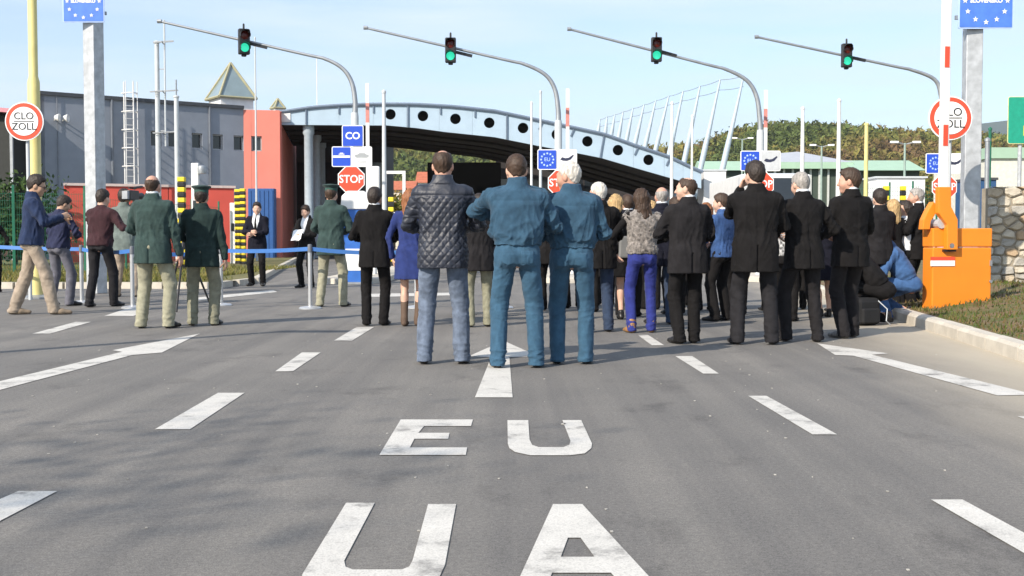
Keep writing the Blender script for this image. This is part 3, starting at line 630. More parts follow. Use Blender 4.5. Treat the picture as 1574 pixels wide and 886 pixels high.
tree(gx(1002, 130), 9.5, 2.6, 2.6, 1500, BRN, 'brownish tree behind the far leaning masts', 0.26, seed=33)
tree(gx(606, 100), 4.6, 1.8, 1.8, 1400, [(0.16,0.13,0.02),(0.10,0.11,0.02)], 'yellowing bush behind the white portal frame', 0.2, 'shrub', cat='bush', seed=4, low=.1)
tree(gx(632, 118), 6.0, 2.4, 2.2, 1400, [(0.22,0.11,0.02),(0.16,0.10,0.02),(0.10,0.05,0.02)], 'orange autumn tree beside the white village house', 0.22, seed=5, low=.15)
tree(gx(22, 43), 3.6, 1.7, 1.5, 2600, DKG, 'dark green bush behind the green mesh fence', 0.10, 'shrub', cat='bush', seed=6, low=.08)
tree(gx(-30, 41), 3.2, 1.6, 1.4, 2200, DKG, 'dark evergreen bush beside the dark shed', 0.10, 'shrub', cat='bush', seed=61, low=.08)
tree(gx(1530, 75), 4.5, 2.0, 1.8, 1400, AUT, 'green bush behind the stone wall and pale low building', 0.16, 'shrub', cat='bush', seed=7, low=.1)
tree(gx(1210, 112), 4.2, 3.2, 1.7, 1500, DKG + BRN, 'dark hedge bush under the green warehouse roof', 0.2, 'shrub', cat='bush', seed=8, low=.1)
for k, (px, lab) in enumerate(((1330, 'brown leafed tree behind the green warehouse roof'), (1470, 'autumn tree behind the customs sign post'), (1405, 'rusty leafed tree beyond the twin headed lamp'))):
    tree(gx(px, 165 + 6 * k), 9 + k, 3.4, 3.2, 1600, BRN + AUT, lab, 0.32, seed=20 + k)
# ------------------------------------------------------------------ village houses through the opening
def house(px0, px1, Y, eave, ridge, wallm, lab):
    a, b = at(px0, eave, Y), at(px1, eave, Y); w = b.x - a.x; zr = at(px0, ridge, Y).z
    r = empty('village_house', ((a.x + b.x) / 2, Y, -0.03), label=lab, cat='house', group='village houses')
    MB().box((0, 3, a.z / 2), (w, 6, a.z)).build('wall', wallm, r)
    MB().prism([(-w / 2 - .3, -.4, a.z), (-w / 2 - .3, 3, zr), (-w / 2 - .3, 6.4, a.z)], (w + .6, 0, 0)).build('roof', mat('tile_roof', (0.42, 0.13, 0.07), 0.8, 0, 0.2, 2), r)
    for k in range(max(2, int(w / 2.2))):
        n = max(2, int(w / 2.2)); o = MB().box((-w / 2 + (k + .5) * w / n, -0.02, a.z * 0.55), (0.9, 0.06, 1.2)).build('window', GLASSD, r); MB().box((-w / 2 + (k + .5) * w / n, -0.06, a.z * 0.55 - 0.65), (1.1, 0.14, 0.08)).build('sill', WHITE, o)
house(642, 700, 150, 281, 262, WHITE, 'white village house with red tiled roof beside the black backdrop')
house(597, 634, 130, 292, 276, mat('cream_house', (0.62, 0.55, 0.45), 0.8), 'cream village house behind the white portal frame')
house(700, 760, 170, 285, 268, WHITE, 'pale village house hidden behind the quilted jacket man')
# white portal frame
a, b = at(592, 263, 55), at(621, 263, 55); pf = empty('portal_frame', ((a.x + b.x) / 2, 55, 0), label='white rectangular portal frame under the canopy', cat='frame')
w = b.x - a.x
for s_ in (-1, 1): MB().box((s_ * w / 2, 0, a.z / 2), (0.14, 0.14, a.z)).build('post', WHITE, pf)
MB().box((0, 0, a.z - 0.07), (w - 0.144, 0.13, 0.14)).build('beam', WHITE, pf); MB().box((0, 0, a.z * .52), (w - 0.144, 0.13, 0.22)).build('beam', WHITE, pf)
# ------------------------------------------------------------------ green warehouse on the right
GRN = mat('pale_green_roof', (0.33, 0.48, 0.36), 0.6, 0, 0.06, 1); GRY = mat('grey_sheet_roof', (0.40, 0.42, 0.46), 0.6, 0, 0.05, 1)
YW = 135.0
a, b = at(1186, 259, YW), at(1312, 259, YW); wh = empty('warehouse', ((a.x + b.x) / 2, YW, -0.03), label='warehouse with grey hipped roof and pale green eaves below the hill', cat='building')
w = b.x - a.x; ze = a.z; z2 = at(1200, 249, YW).z; zr = at(1250, 225, YW).z
MB().box((0, 8, ze / 2), (w - 1, 14, ze)).build('wall', mat('dark_green_wall', (0.05, 0.07, 0.055), 0.8), wh)
MB().box((0, 8, (ze + z2) / 2), (w, 16, z2 - ze)).build('eaves', GRN, wh)
vs = [(-w / 2, 0, z2 + .003), (w / 2, 0, z2 + .003), (w / 2, 16, z2 + .003), (-w / 2, 16, z2 + .003), (-w / 2 + 0.2, 8, zr - .4), (w / 2 - 4.5, 8, zr)]
MB().add(vs, [(0,1,5,4),(1,2,5),(2,3,4,5),(3,0,4),(3,2,1,0)]).build('roof', GRY, wh)
for k in range(9): MB().box((-w / 2 + 0.6 + k * (w - 1.2) / 8, 0.9, ze / 2), (0.22, 0.22, ze)).build('column', mat('pale_column', (0.5, 0.52, 0.5), 0.6), wh)
a, b = at(1313, 262, YW - 3), at(1422, 262, YW - 3); an = empty('warehouse_annex', ((a.x + b.x) / 2, YW - 3, -0.03), label='long low annex with pale green sheet roof beside the warehouse', cat='building')
w = b.x - a.x; z2 = at(1313, 247, YW - 3).z
MB().box((0, 6, a.z / 2), (w - .6, 10, a.z)).build('wall', _M['dark_green_wall'], an)
MB().prism([(-w / 2, -0.4, a.z), (-w / 2, 5.5, z2 + .4), (-w / 2, 11, z2), (-w / 2, 11, a.z)], (w, 0, 0)).build('roof', GRN, an)
a, b = at(1080, 262, 160), at(1190, 262, 160); an = empty('warehouse_annex', ((a.x + b.x) / 2, 160, -0.03), label='distant green roofed shed seen between the last leaning masts', cat='building')
w = b.x - a.x; z2 = at(1100, 244, 160).z; MB().box((0, 5, a.z / 2), (w - .6, 9, a.z)).build('wall', _M['dark_green_wall'], an); MB().prism([(-w / 2, -0.4, a.z), (-w / 2, 5, z2), (-w / 2, 10, a.z)], (w, 0, 0)).build('roof', GRN, an)
# white trucks
def truck(px, Y, cabh, lab, trailer, rz=0.0):
    p = at(px, 300, Y); r = empty('truck', (p.x, Y, 0), rz, lab, 'truck', 'parked trucks')
    cb = MB().prism([(-1.2, 0, 0.6), (-1.2, 0.0, 1.7), (-1.2, 0.25, cabh), (-1.2, 2.1, cabh + 0.15), (-1.2, 2.1, 0.6)], (2.4, 0, 0)).build('cab', WHITE, r, bevel=0.06)
    MB().prism([(-1.05, -0.03, 1.75), (-1.05, 0.17, cabh - 0.15), (1.05, 0.17, cabh - 0.15), (1.05, -0.03, 1.75)], (0, 0.03, 0)).build('windscreen', GLASSD, cb)
    MB().box((0, -0.05, 1.15), (1.6, 0.1, 0.6)).build('grille', BLACK, cb)
    for s_ in (-1, 1): MB().box((s_ * 0.95, -0.06, 0.85), (0.36, 0.12, 0.22)).build('headlight', SIGNWHITE, cb); MB().box((s_ * 1.38, 0.2, 2.1), (0.2, 0.14, 0.6)).build('mirror', BLACK, cb)
    if trailer: MB().box((0, 2.35 + trailer / 2, 2.45), (2.5, trailer, 2.75)).build('trailer', WHITE, r, bevel=0.04)
    for y in (0.9, 3.4) + ((2.3 + trailer - 1.5, 2.3 + trailer - 2.8) if trailer else ()):
        for s_ in (-1, 1):
            w_ = MB().lathe([(0.3, -.14), (0.5, -.15), (0.5, .15), (0.3, .14)], 16, (s_ * 1.05, y, 0.5), 'X').build('wheel', mat('tyre', (0.02, 0.02, 0.02), 0.9), r); MB().lathe([(0.0, -.16), (0.29, -.13), (0.29, .13), (0, .16)], 12, (s_ * 1.05, y, 0.5), 'X').build('rim', GALV, w_)
    return r
truck(1203, 48, 3.7, 'white truck standing in front of the warehouse, cab facing the crowd', 8, 0.0)
truck(1352, 78, 3.3, 'white box truck beside the green mesh fence', 8, -0.15)
truck(1285, 95, 2.9, 'white truck farther off between the two flagpoles', 7, -0.5)
a, b = at(1348, 274, 84), at(1422, 274, 84); tr = empty('white_cabin', ((a.x + b.x) / 2, 84, 0), label='long white flat roofed cabin behind the green mesh fence', cat='cabin')
w = b.x - a.x; MB().box((0, 1.4, a.z / 2), (w, 2.8, a.z)).build('wall', WHITE, tr); MB().box((0, 1.4, a.z + .06), (w + .3, 3.1, 0.12)).build('roof', PGREY, tr)
for k in range(3): MB().box((-w / 3 + k * w / 3, -0.012, a.z * .62), (0.9, 0.03, 0.7)).build('window', GLASSD, tr)
# pale low building far right, behind the stone wall
a, b = at(1522, 244, 60), at(1660, 244, 60); pb = empty('pale_building', ((a.x + b.x) / 2, 60, 0), label='pale low building with green roof edge beyond the stone wall', cat='building')
w = b.x - a.x; MB().box((0, 4, a.z / 2), (w, 8, a.z)).build('wall', mat('pale_render', (0.62, 0.62, 0.55), 0.8), pb)
MB().box((0, 4, a.z + .28), (w + .3, 8.3, 0.55)).build('roof_edge', GRN, pb)
a, b = at(1497, 277, 48), at(1532, 277, 48); bc = empty('blue_cabin', ((a.x + b.x) / 2, 48, 0), label='dark blue metal cabin between the sign post and the stone wall', cat='cabin')
MB().box((0, 1, a.z / 2), (b.x - a.x, 2, a.z)).build('body', mat('cabin_blue', (0.03, 0.085, 0.20), 0.5), bc, bevel=0.03); MB().box((0, 1, a.z + .05), (b.x - a.x + .1, 2.1, .1)).build('roof', TRIMD, bc)

# ------------------------------------------------------------------ stone wall
SW = empty('stone_wall', (8.6, 19.2, 0.0), label='rough dry stone wall of tan blocks behind the orange barrier housing', cat='wall')
MORT = mat('stone_wall_core', (0.30, 0.26, 0.20), 0.95, 0, 0.2, 8, 0.5, 40)
zb, ztp = 0.12, at(1550, 286, 19).z; x0 = at(1527, 400, 19).x - 8.6; Wd = 3.0
MB().box((x0 + Wd / 2 + .02, 0.235, (zb + ztp) / 2), (Wd - .06, 0.42, ztp - zb - .04)).build('core', MORT, SW)
SM = [mat('wall_stone_' + n, c, 0.92, 0, 0.22, 7, 0.7, 34) for n, c in (('tan', (0.44,0.37,0.27)), ('ochre', (0.42,0.31,0.20)), ('grey', (0.38,0.36,0.32)), ('pale', (0.52,0.47,0.38)))]
rs = np.random.RandomState(9)
def clip_cell(poly, m, nrm):
    out = []
    for a, b in zip(poly, poly[1:] + poly[:1]):
        da, db = (a - m) @ nrm, (b - m) @ nrm
        if da <= 0: out.append(a)
        if da * db < 0: out.append(a + (b - a) * (da / (da - db)))
    return out
cells = []; zz = zb; row = 0
while zz < ztp:
    hh_ = rs.uniform(0.10, 0.19); xx = x0 - rs.uniform(0, .2)
    while xx < x0 + Wd: ww = rs.uniform(.13, .34); cells.append(np.array([xx + ww / 2, zz + hh_ / 2 + rs.uniform(-.045, .045)])); xx += ww
    zz += hh_
ASP = np.array([0.72, 1.0])
for i, c in enumerate(cells):
    poly = [np.array(q) for q in ((x0, zb), (x0 + Wd, zb), (x0 + Wd, ztp), (x0, ztp))]
    for j, o_ in enumerate(cells):
        if i != j and np.abs(o_ - c).max() < .6:
            dlt = (o_ - c) * ASP * ASP; poly = clip_cell(poly, (c + o_) / 2, dlt / np.linalg.norm(dlt))
            if len(poly) < 3: break
    if len(poly) < 3: continue
    ctr = np.mean(poly, 0); pts = []
    for a, b in zip(poly, poly[1:] + poly[:1]):
        for t in (.18, .5, .82): pts.append(ctr + (a + (b - a) * t - ctr) * (1 - .010 / max(np.linalg.norm(a + (b - a) * t - ctr), .02)) * rs.uniform(.95, 1.0))
    k = len(pts); d_ = rs.uniform(0.0, 0.045); pr = [p_ - ctr for p_ in pts]
    vs = [(p_[0], 0.06, p_[1]) for p_ in pr] + [(p_[0], -d_ + .010, p_[1]) for p_ in pr] + [(p_[0] * .75, -d_ - .014 + rs.uniform(-.006, .006), p_[1] * .75) for p_ in pr]
    fs = [(q, (q + 1) % k, (q + 1) % k + k, q + k) for q in range(k)] + [(q + k, (q + 1) % k + k, (q + 1) % k + 2 * k, q + 2 * k) for q in range(k)] + [tuple(range(2 * k, 3 * k))]
    MB().add(vs, fs).build('stone', SM[rs.randint(0, 4)], SW, (ctr[0], 0.02, ctr[1]))
# roadside tree and lamp column behind the viewpoint: their shade falls on the near asphalt
tree((-9.9, -3.6, 0), 9.0, 1.5, 2.0, 1900, AUT, 'sparse roadside tree whose shade falls on the near asphalt', 0.055, trunk=.14, seed=77, low=.5, limbs=10)
# ================================================================== POLES, SIGNS, BARRIERS
def plate(parent, x, z, w, h, m, rim=SIGNWHITE, y=-0.1, rad=0.04, name='sign_plate'):
    """rounded plate facing -Y with a rim; returns the plate, its face at y-0.016"""
    def rr(w, h, r):
        pts = []
        for cx_, cz_, a0 in ((w / 2 - r, h / 2 - r, 0), (-w / 2 + r, h / 2 - r, 90), (-w / 2 + r, -h / 2 + r, 180), (w / 2 - r, -h / 2 + r, 270)):
            for k in range(4): a = math.radians(a0 + 30 * k); pts.append((cx_ + r * math.cos(a), cz_ + r * math.sin(a)))
        return pts
    p = MB().prism([(a, 0, b) for a, b in rr(w, h, rad)], (0, 0.02, 0)).build(name, rim, parent, (x, y, z))
    e = min(0.022, h * 0.05); MB().prism([(a, -0.006, b) for a, b in rr(w - 2 * e, h - 2 * e, max(rad - e, 0.008))], (0, 0.005, 0)).build('face', m, p)
    return p
GREENLENS = mat('green_lens_lit', (0.02, 0.35, 0.22), 0.3, emit=(0.03, 0.60, 0.36), estr=0.8)
REDLENS = mat('red_lens_dark', (0.10, 0.012, 0.010), 0.25)
def signal_head(parent, c, rz=0.0):
    h = empty('signal_head', c, rz); h.parent = parent
    body = MB().box((0, 0, 0), (0.27, 0.16, 0.62)).box((0, 0.02, 0.37), (0.05, 0.05, 0.16)).box((0, 0.02, -0.33), (0.12, 0.1, 0.06)).build('housing', BLACK, h, bevel=0.03)
    for z, m, nm in ((0.15, REDLENS, 'red_lens'), (-0.15, GREENLENS, 'green_lens')):
        MB().lathe([(0.0, -0.105), (0.07, -0.10), (0.105, -0.085), (0.105, -0.06)], 20, (0, 0, z), 'Y').build(nm, m, h, smooth=True)
        vs, fs = [], []; n = 14
        for k in range(n + 1):
            a = math.radians(-20 + 220 * k / n)
            for (r_, y_) in ((0.125, -0.08), (0.125, -0.27 if 40 < -20 + 220 * k / n < 140 else -0.2), (0.115, -0.26 if 40 < -20 + 220 * k / n < 140 else -0.19), (0.115, -0.08)): vs.append((r_ * math.cos(a), y_, z + r_ * math.sin(a)))
        for k in range(n):
            for q in range(4): fs.append((4 * k + q, 4 * k + (q + 1) % 4, 4 * k + 4 + (q + 1) % 4, 4 * k + 4 + q))
        MB().add(vs, fs).build('visor', BLACK, h)
    return h
def stop_sign(root, x, z, r=0.355, y=-0.13):
    o8 = lambda R, yy: [(R * math.cos(math.radians(22.5 + 45 * k)), yy, R * math.sin(math.radians(22.5 + 45 * k))) for k in range(8)]
    p = MB().prism(o8(r, 0), (0, 0.02, 0)).build('stop_sign', SIGNWHITE, root, (x, y, z)); MB().prism(o8(r * 0.93, -0.006), (0, 0.005, 0)).build('face', SIGNRED, p)
    text('STOP', 0.27, SIGNWHITE, p, (0, -0.009, 0), sx=0.92, bold=0.004)
LAB = ['signal mast carrying the CO plate and STOP sign, arm over the grey hall', 'signal mast with blue star plate beside the blue uniformed officers, arm over the canopy arch', 'signal mast behind the suited man on the phone, arm above the leaning masts', 'signal mast behind the striped barrier arm, arm above the wooded hill']
for i, q in enumerate(SIG):
    Y = q['Y']; b = at(q['x'], 300, Y); r = empty('traffic_signal', (b.x, Y, 0.12), label=LAB[i], cat='traffic light', group='signal masts over the lanes'); O = Vector(r.location)
    P = [at(*p, Y) - O for p in q['bend']]; T = at(*q['tip'], Y) - O; z1 = P[0].z
    MB().tube([(0, 0, 0), (0, 0, z1 - 0.35), (0, 0, z1 - 0.25)], [0.105, 0.095, 0.085], 14).build('pole', PGREY, r, smooth=True)
    # smooth bend
    ctrl = [Vector((0, 0, z1 - 0.3))] + P + [P[-1].lerp(T, 0.15), T]; pts = []
    for k in range(len(ctrl) - 1):
        p0, p1, p2, p3 = ctrl[max(k - 1, 0)], ctrl[k], ctrl[k + 1], ctrl[min(k + 2, len(ctrl) - 1)]
        for t in np.linspace(0, 1, 6)[:-1]: pts.append(0.5 * ((2 * p1) + (p2 - p0) * t + (2 * p0 - 5 * p1 + 4 * p2 - p3) * t * t + (3 * p1 - p0 - 3 * p2 + p3) * t ** 3))
    pts.append(T); L_ = len(pts); arm = MB().tube(pts, [0.072 - 0.042 * k / (L_ - 1) for k in range(L_)], 10).build('mast_arm', DGALV, r, smooth=True)
    MB().lathe([(0.0, -.05), (0.05, -.05), (0.05, .05), (0.0, .05)], 8, T, 'X').build('end_cap', DGALV, arm)
    lp = at(*q['light'], Y) - O; signal_head(r, lp + Vector((0, -0.14, 0)), 0.45 if i == 0 else 0.0)
    dirv = (T - P[-1]).normalized(); MB().bar(lp + Vector((0.1, -0.02, -0.02)), lp - dirv * 0.55, 0.07).build('bracket', BLACK, r)
    MB().box((0, -0.02, 1.1), (0.24, 0.26, 0.4)).build('junction_box', PGREY, r, bevel=0.02)
    k = Y / FPX
    def loc(px, py): v = at(px, py, Y) - O; return v.x, v.z
    if i == 0:
        x, z = loc(543, 210); p = plate(r, x, z, 33 * k, 33 * k, SIGNBLUE); text('CO', 0.24, SIGNWHITE, p, (0, -0.008, 0), bold=0.006)
        x, z = loc(526, 241.5); p = plate(r, x, z, 30 * k, 31 * k, SIGNBLUE); MB().box((0, -0.009, 0.0), (0.42, 0.004, 0.055)).build('white_band', SIGNWHITE, p)
        for j, (w_, zz) in enumerate(((0.14, 0.06), (0.08, 0.085))): MB().box((0, -0.009, zz), (w_, 0.004, 0.018)).build('print_line', SIGNWHITE, p)
        x, z = loc(557, 241.5); p = plate(r, x, z, 31 * k, 31 * k, SIGNWHITE)
        PRN = mat('sign_print_grey', (0.33, 0.35, 0.36), 0.5)
        MB().prism([(-.17, -.009, .0), (-.17, -.009, .05), (-.10, -.009, .055), (-.06, -.009, .09), (.07, -.009, .09), (.11, -.009, .055), (.17, -.009, .05), (.17, -.009, .0), (.13, -.009, -.03), (-.13, -.009, -.03)], (0, .003, 0)).build('vehicle_symbol', PRN, p)
        MB().box((0, -.009, -.13), (.24, .004, .025)).build('print_line', PRN, p)
        x, z = loc(541, 276.5); stop_sign(r, x, z)
    else:
        cxs = {1: (841, 871, 246), 2: (1152, 1183, 248), 3: (1436, 1466, 252)}[i]
        x, z = loc(cxs[0], cxs[2]); p = plate(r, x, z, 30 * k, 31 * k, SIGNBLUE)
        st = MB()
        for j in range(12): st.prism(star_pts(0.155 * math.sin(j * math.pi / 6), 0.155 * math.cos(j * math.pi / 6), 0.036, -0.011), (0, 0.004, 0))
        st.build('star_ring', mat('sign_pale_blue', (0.45, 0.62, 0.85), 0.4), p); text('EU', 0.13, _M['sign_pale_blue'], p, (0, -0.009, 0))
        x, z = loc(cxs[1], cxs[2]); p = plate(r, x, z, 31 * k, 31 * k, SIGNWHITE if i != 2 else mat('sign_pale_grey', (0.5, 0.52, 0.54), 0.4))
        MB().prism([(-.17, -.009, -.0), (-.12, -.009, .06), (-.03, -.009, .035), (.05, -.009, .05), (.15, -.009, .12), (.18, -.009, .10), (.10, -.009, .0), (.0, -.009, -.035), (-.10, -.009, -.03)], (0, .003, 0)).build('emblem', mat('sign_print_dark', (0.03, 0.035, 0.07), 0.5), p)
        x, z = loc(q['x'] + (4 if i == 1 else 0), cxs[2] + 36); stop_sign(r, x, z)
# raised barrier arms at the lanes
def lane_barrier(px, ytop, Y, lab):
    T = at(px, ytop, Y); r = empty('lane_barrier', (T.x, Y, 0.12), label=lab, cat='barrier', group='raised lane barriers')
    MB().box((0, 0.05, 0.55), (0.36, 0.36, 1.1)).build('housing', WHITE, r, bevel=0.03)
    n = 8; z0 = 0.9; H = T.z - 0.12 - z0
    for k in range(n): MB().box((0, -0.18, z0 + (k + .5) * H / n), (0.09, 0.05, H / n)).build('band', mat('faded_red_band', (.55, .22, .19), .5) if k == 6 else WHITE, r)
    MB().tube([(0, -.16, z0 - .1), (0, 0.02, z0 - .1)], 0.08, 10).build('pivot', DGALV, r)
lane_barrier(566, 130, 30.5, 'raised white and red barrier arm next to the CO plate')
lane_barrier(872, 138, 31, 'raised white and red barrier arm rising above the canopy arch')
lane_barrier(1175, 140, 31.6, 'raised white barrier arm beside the signal mast in front of the hill')
# slim poles
def pole(px, ytop, Y, r0, r1, m, lab, name='flagpole', cat='pole', step=None, group=None, z0=-0.02, base=True):
    T = at(px, ytop, Y); r = empty(name, (T.x, Y, z0), label=lab, cat=cat, group=group)
    h = T.z - z0
    if step: MB().tube([(0, 0, 0), (0, 0, step), (0, 0, step + 0.1), (0, 0, h)], [r0, r0, r1, r1], 14).build('shaft', m, r, smooth=True)
    else: MB().tube([(0, 0, 0), (0, 0, h)], [r0, r1], 12).build('shaft', m, r, smooth=True)
    MB().lathe([(r1 * 1.3, h - 0.01), (r1 * 1.3, h + 0.05), (0, h + 0.1)], 10).build('cap', m, r)
    if base: MB().lathe([(r0 * 2.4, 0), (r0 * 2.4, 0.05), (r0 * 1.2, 0.09)], 12).build('base_flange', DGALV, r)
    return r
pole(590, 143, 33, 0.075, 0.05, PGREY, 'pale grey pole standing beside the STOP sign plates')
pole(817, 160, 40, 0.05, 0.035, WHITE, 'thin white pole in front of the canopy arch, shorter of a pair')
pole(831, 143, 38, 0.06, 0.035, PGREY, 'thin grey pole in front of the canopy arch, taller of a pair')
pole(1033, 160, 44, 0.075, 0.045, WHITE, 'white pole in front of the low right end of the canopy')
pole(1064, 180, 48, 0.06, 0.04, WHITE, 'thin white pole before the end of the blue canopy')
pole(1234, 168, 40, 0.10, 0.055, WHITE, 'white flagpole in front of the warehouse roof')
pole(1290, 156, 38, 0.10, 0.055, WHITE, 'tall white flagpole over the grey haired suited man')
pole(1332, 192, 50, 0.10, 0.08, CREAM, 'cream yellow pole in front of the hill')
pole(392, 60, 50, 0.05, 0.03, PGREY, 'thin pale pole in front of the salmon red wall')
pole(487, 92, 66, 0.04, 0.02, WHITE, 'thin white aerial above the canopy')
sp_l = empty('lamp_column', (-9.3, 5.55, 0), label='cream lamp column near the viewpoint whose shadow crosses the lane arrow', cat='pole'); MB().tube([(0, 0, 0), (0, 0, 6.6)], [.11, .07], 14).build('shaft', CREAM, sp_l, smooth=True); MB().box((.35, 0, 6.6), (.8, .22, .12)).build('lamp_head', PGREY, sp_l, bevel=.03)
yp = pole(47, -140, 20.5, 0.105, 0.078, CREAM, 'tall cream yellow lamp column beside the walking man in navy', 'lamp_column', step=at(47, 125, 20.5).z)
# antenna masts by the hall
am = pole(241, 66, 46, 0.11, 0.09, PGREY, 'pale mast with yagi aerials in front of the grey hall', 'antenna_mast')
h = at(241, 66, 46).z
for k, (dz, w) in enumerate(((0.3, 0.8), (-1.6, 1.1), (-3.2, 0.9))):
    zz = h + dz - 0.3; bmn = MB().bar((0.25, 0, zz - 0.02), (0.25 + 0.1, -0.5, zz), 0.03).build('aerial', DGALV, am)
    for j in range(4): MB().bar((0.27 + .02 * j - w / 2, -0.1 * j, zz), (0.27 + .02 * j + w / 2, -0.1 * j, zz + 0.06), 0.02).build('aerial_rod', DGALV, bmn)
MB().tube([(0.3, 0, h - 4), (0.3, 0, h + 0.9)], 0.035, 8).build('side_pole', PGREY, am); MB().bar((0, 0, h - 1), (0.3, 0, h - 1), 0.04).build('clamp', DGALV, am); MB().bar((0, 0, h - 3.4), (0.3, 0, h - 3.4), 0.04).build('clamp', DGALV, am)
am = pole(271, 150, 45, 0.10, 0.09, PGREY, 'shorter pale mast with dark tip in front of the grey hall', 'antenna_mast')
MB().tube([(0, 0, at(271, 150, 45).z), (0, 0, at(271, 122, 45).z)], 0.03, 6).build('whip', DGALV, am)
# lamp posts far right
for px, Y, yt, lab in ((1391, 90, 222, 'twin headed lamp post in front of the autumn hill'), (1263, 110, 226, 'far twin headed lamp post behind the warehouse roof'), (1141, 125, 215, 'far twin headed lamp post beside the signal mast')):
    r = pole(px, yt, Y, 0.12, 0.08, mat('lamp_green_grey', (0.25, 0.33, 0.29), 0.5), lab, 'lamp_post', 'lamp post', group='twin headed lamp posts'); h = at(px, yt, Y).z
    for s_ in (-1, 1):
        MB().tube([(0, 0, h), (s_ * 0.6, -0.1, h + 0.15)], 0.05, 6).build('bracket', DGALV, r); MB().box((s_ * 0.85, -0.12, h + 0.17), (0.6, 0.3, 0.16)).build('lamp_head', SIGNWHITE, r, bevel=0.04)
# customs signs
def customs_sign(px, py, Y, dia, lab, polem, pxp=None, zb=0.0):
    c = at(px, py, Y); R = dia * Y / FPX / 2; r = empty('customs_sign', (c.x, Y, zb), label=lab, cat='road sign', group='round customs signs')
    xp = (at(pxp, py, Y).x - c.x) if pxp else 0
    MB().tube([(xp, 0.06, 0), (xp, 0.06, c.z - zb + R * 0.6)], 0.032, 10).build('post', polem, r, smooth=True)
    z = c.z - zb; ring = lambda R0, y0, d: MB().lathe([(0.0, y0), (R0, y0), (R0, y0 + d), (0.0, y0 + d)], 40, (0, 0, z), 'Y')
    ring(R, -0.02, 0.02).build('rim', SIGNWHITE, r); ring(R * 0.94, -0.028, 0.006).build('red_ring', SIGNRED, r); ring(R * 0.74, -0.036, 0.006).build('face', SIGNWHITE, r)
    MB().box((0, -0.039, z), (R * 1.05, 0.003, 0.013)).build('divider', BLACK, r)
    text('CLO', R * 0.52, BLACK, r, (0, -0.04, z + R * 0.26)); text('ZOLL', R * 0.52, BLACK, r, (0, -0.04, z - R * 0.28))
customs_sign(38, 187, 20.0, 59, 'round red ringed customs sign on slim post beside the cream lamp column', PGREY, 40)
customs_sign(1460, 182, 17.3, 67, 'round red ringed customs sign behind the raised barrier arm', PGREY, 1462, 0.2)
# big country signs on galvanised posts
def country_sign(px, Y, bottom, wpx, postw, plx, prx_, ybase, lab, turn=0.0):
    w = wpx * Y / FPX; c = at(px, bottom, Y); pm = (at((plx + prx_) / 2, 200, Y)).x
    r = empty('country_sign', (pm, Y, ybase), label=lab, cat='road sign', group='country signs')
    z0 = c.z - ybase; top = z0 + w * 0.95
    MB().box((0, 0, top / 2), (postw, postw, top), rz=math.radians(turn)).build('post', GALV, r, bevel=0.012)
    for k in range(2): MB().box((0, -postw * 0.62, z0 + 0.18 + k * (w - .36)), (w * 0.8, 0.05, 0.06)).build('rail', DGALV, r)
    p = plate(r, c.x - pm, z0 + w / 2, w, w, mat('country_sign_blue', (0.075, 0.19, 0.62), 0.4), mat('country_sign_rim', (0.42, 0.56, 0.85), 0.4), -postw * 0.62 - 0.05, 0.03)
    R = w * 0.385
    for j in range(12): MB().prism(star_pts(R * math.sin(j * math.pi / 6), R * math.cos(j * math.pi / 6), w * 0.052, -0.013), (0, 0.005, 0)).build('star', SIGNWHITE, p)
    text('SLOVENSKO', w * 0.105, SIGNWHITE, p, (0, -0.01, 0), bold=0.004)
country_sign(135, 22.5, 38, 63, 0.27, 130, 161, 0.0, 'blue country sign with ring of stars on square post by the grey hall', -25)
country_sign(1507, 18.5, 48, 83, 0.25, 1477, 1509, 0.3, 'larger blue country sign with ring of stars behind the orange barrier housing', -6)
# motorway sign at the right edge
c = at(1600, 222, 42); w = 2.6; r = empty('direction_sign', (c.x + 0.05, 42, 0), label='green direction sign with pale yellow border above the stone wall', cat='road sign')
hh = (222 - 150) * 42 / FPX
p = plate(r, 0, c.z + hh / 2, w, hh, mat('sign_teal_green', (0.015, 0.30, 0.20), 0.4), mat('sign_pale_yellow', (0.72, 0.68, 0.33), 0.4), -0.12, 0.08)
MB().prism([(-.74, -.01, -.55), (-.2, -.01, -.55), (-.2, -.01, -.05), (-.5, -.01, -.05), (-.74, -.01, -.2)], (0, .004, 0)).build('yellow_panel', YELLOW, p)
for s_ in (-1, 1): MB().tube([(s_ * 0.8, 0, 0), (s_ * 0.8, 0, c.z + hh)], 0.07, 10).build('post', GALV, r)
# slim posts by the wall
pole(1518, 217, 30, 0.06, 0.06, DGALV, 'slim grey post with dark tip beside the stone wall', 'steel_post')
pole(1522, 200, 36, 0.045, 0.045, GREENP, 'dark green fence post behind the stone wall', 'fence_post', base=False)
# orange barrier
C0 = at(1432, 487, 15.0); C1 = at(1523, 465, 15.12)
zg = 0.13; fx = Vector((C1.x - C0.x, C1.y - C0.y, 0)); bw = fx.length; fx.normalize(); ang = math.atan2(fx.y, fx.x)
ob = empty('orange_barrier', (C0.x, C0.y, 0.0), ang, 'orange barrier housing with raised white and red arm on the grass verge', 'barrier')
HT = at(1432, 351, 15.0).z
MB().box((bw / 2, 0.13, (HT * 0.79 + 0.02) / 2), (bw, 0.26, HT * 0.79 - 0.02)).build('housing', ORANGE, ob, bevel=0.015)
MB().box((bw / 2, 0.13, HT * 0.895 + 0.004), (bw + 0.01, 0.27, HT * 0.21 - 0.008)).build('lid', ORANGE, ob, bevel=0.015)
def ol(px, py, dy): v = at(px, py, C0.y + dy) - Vector(ob.location); return Vector((v.x * math.cos(-ang) - v.y * math.sin(-ang), v.x * math.sin(-ang) + v.y * math.cos(-ang), v.z))
yb = -0.05
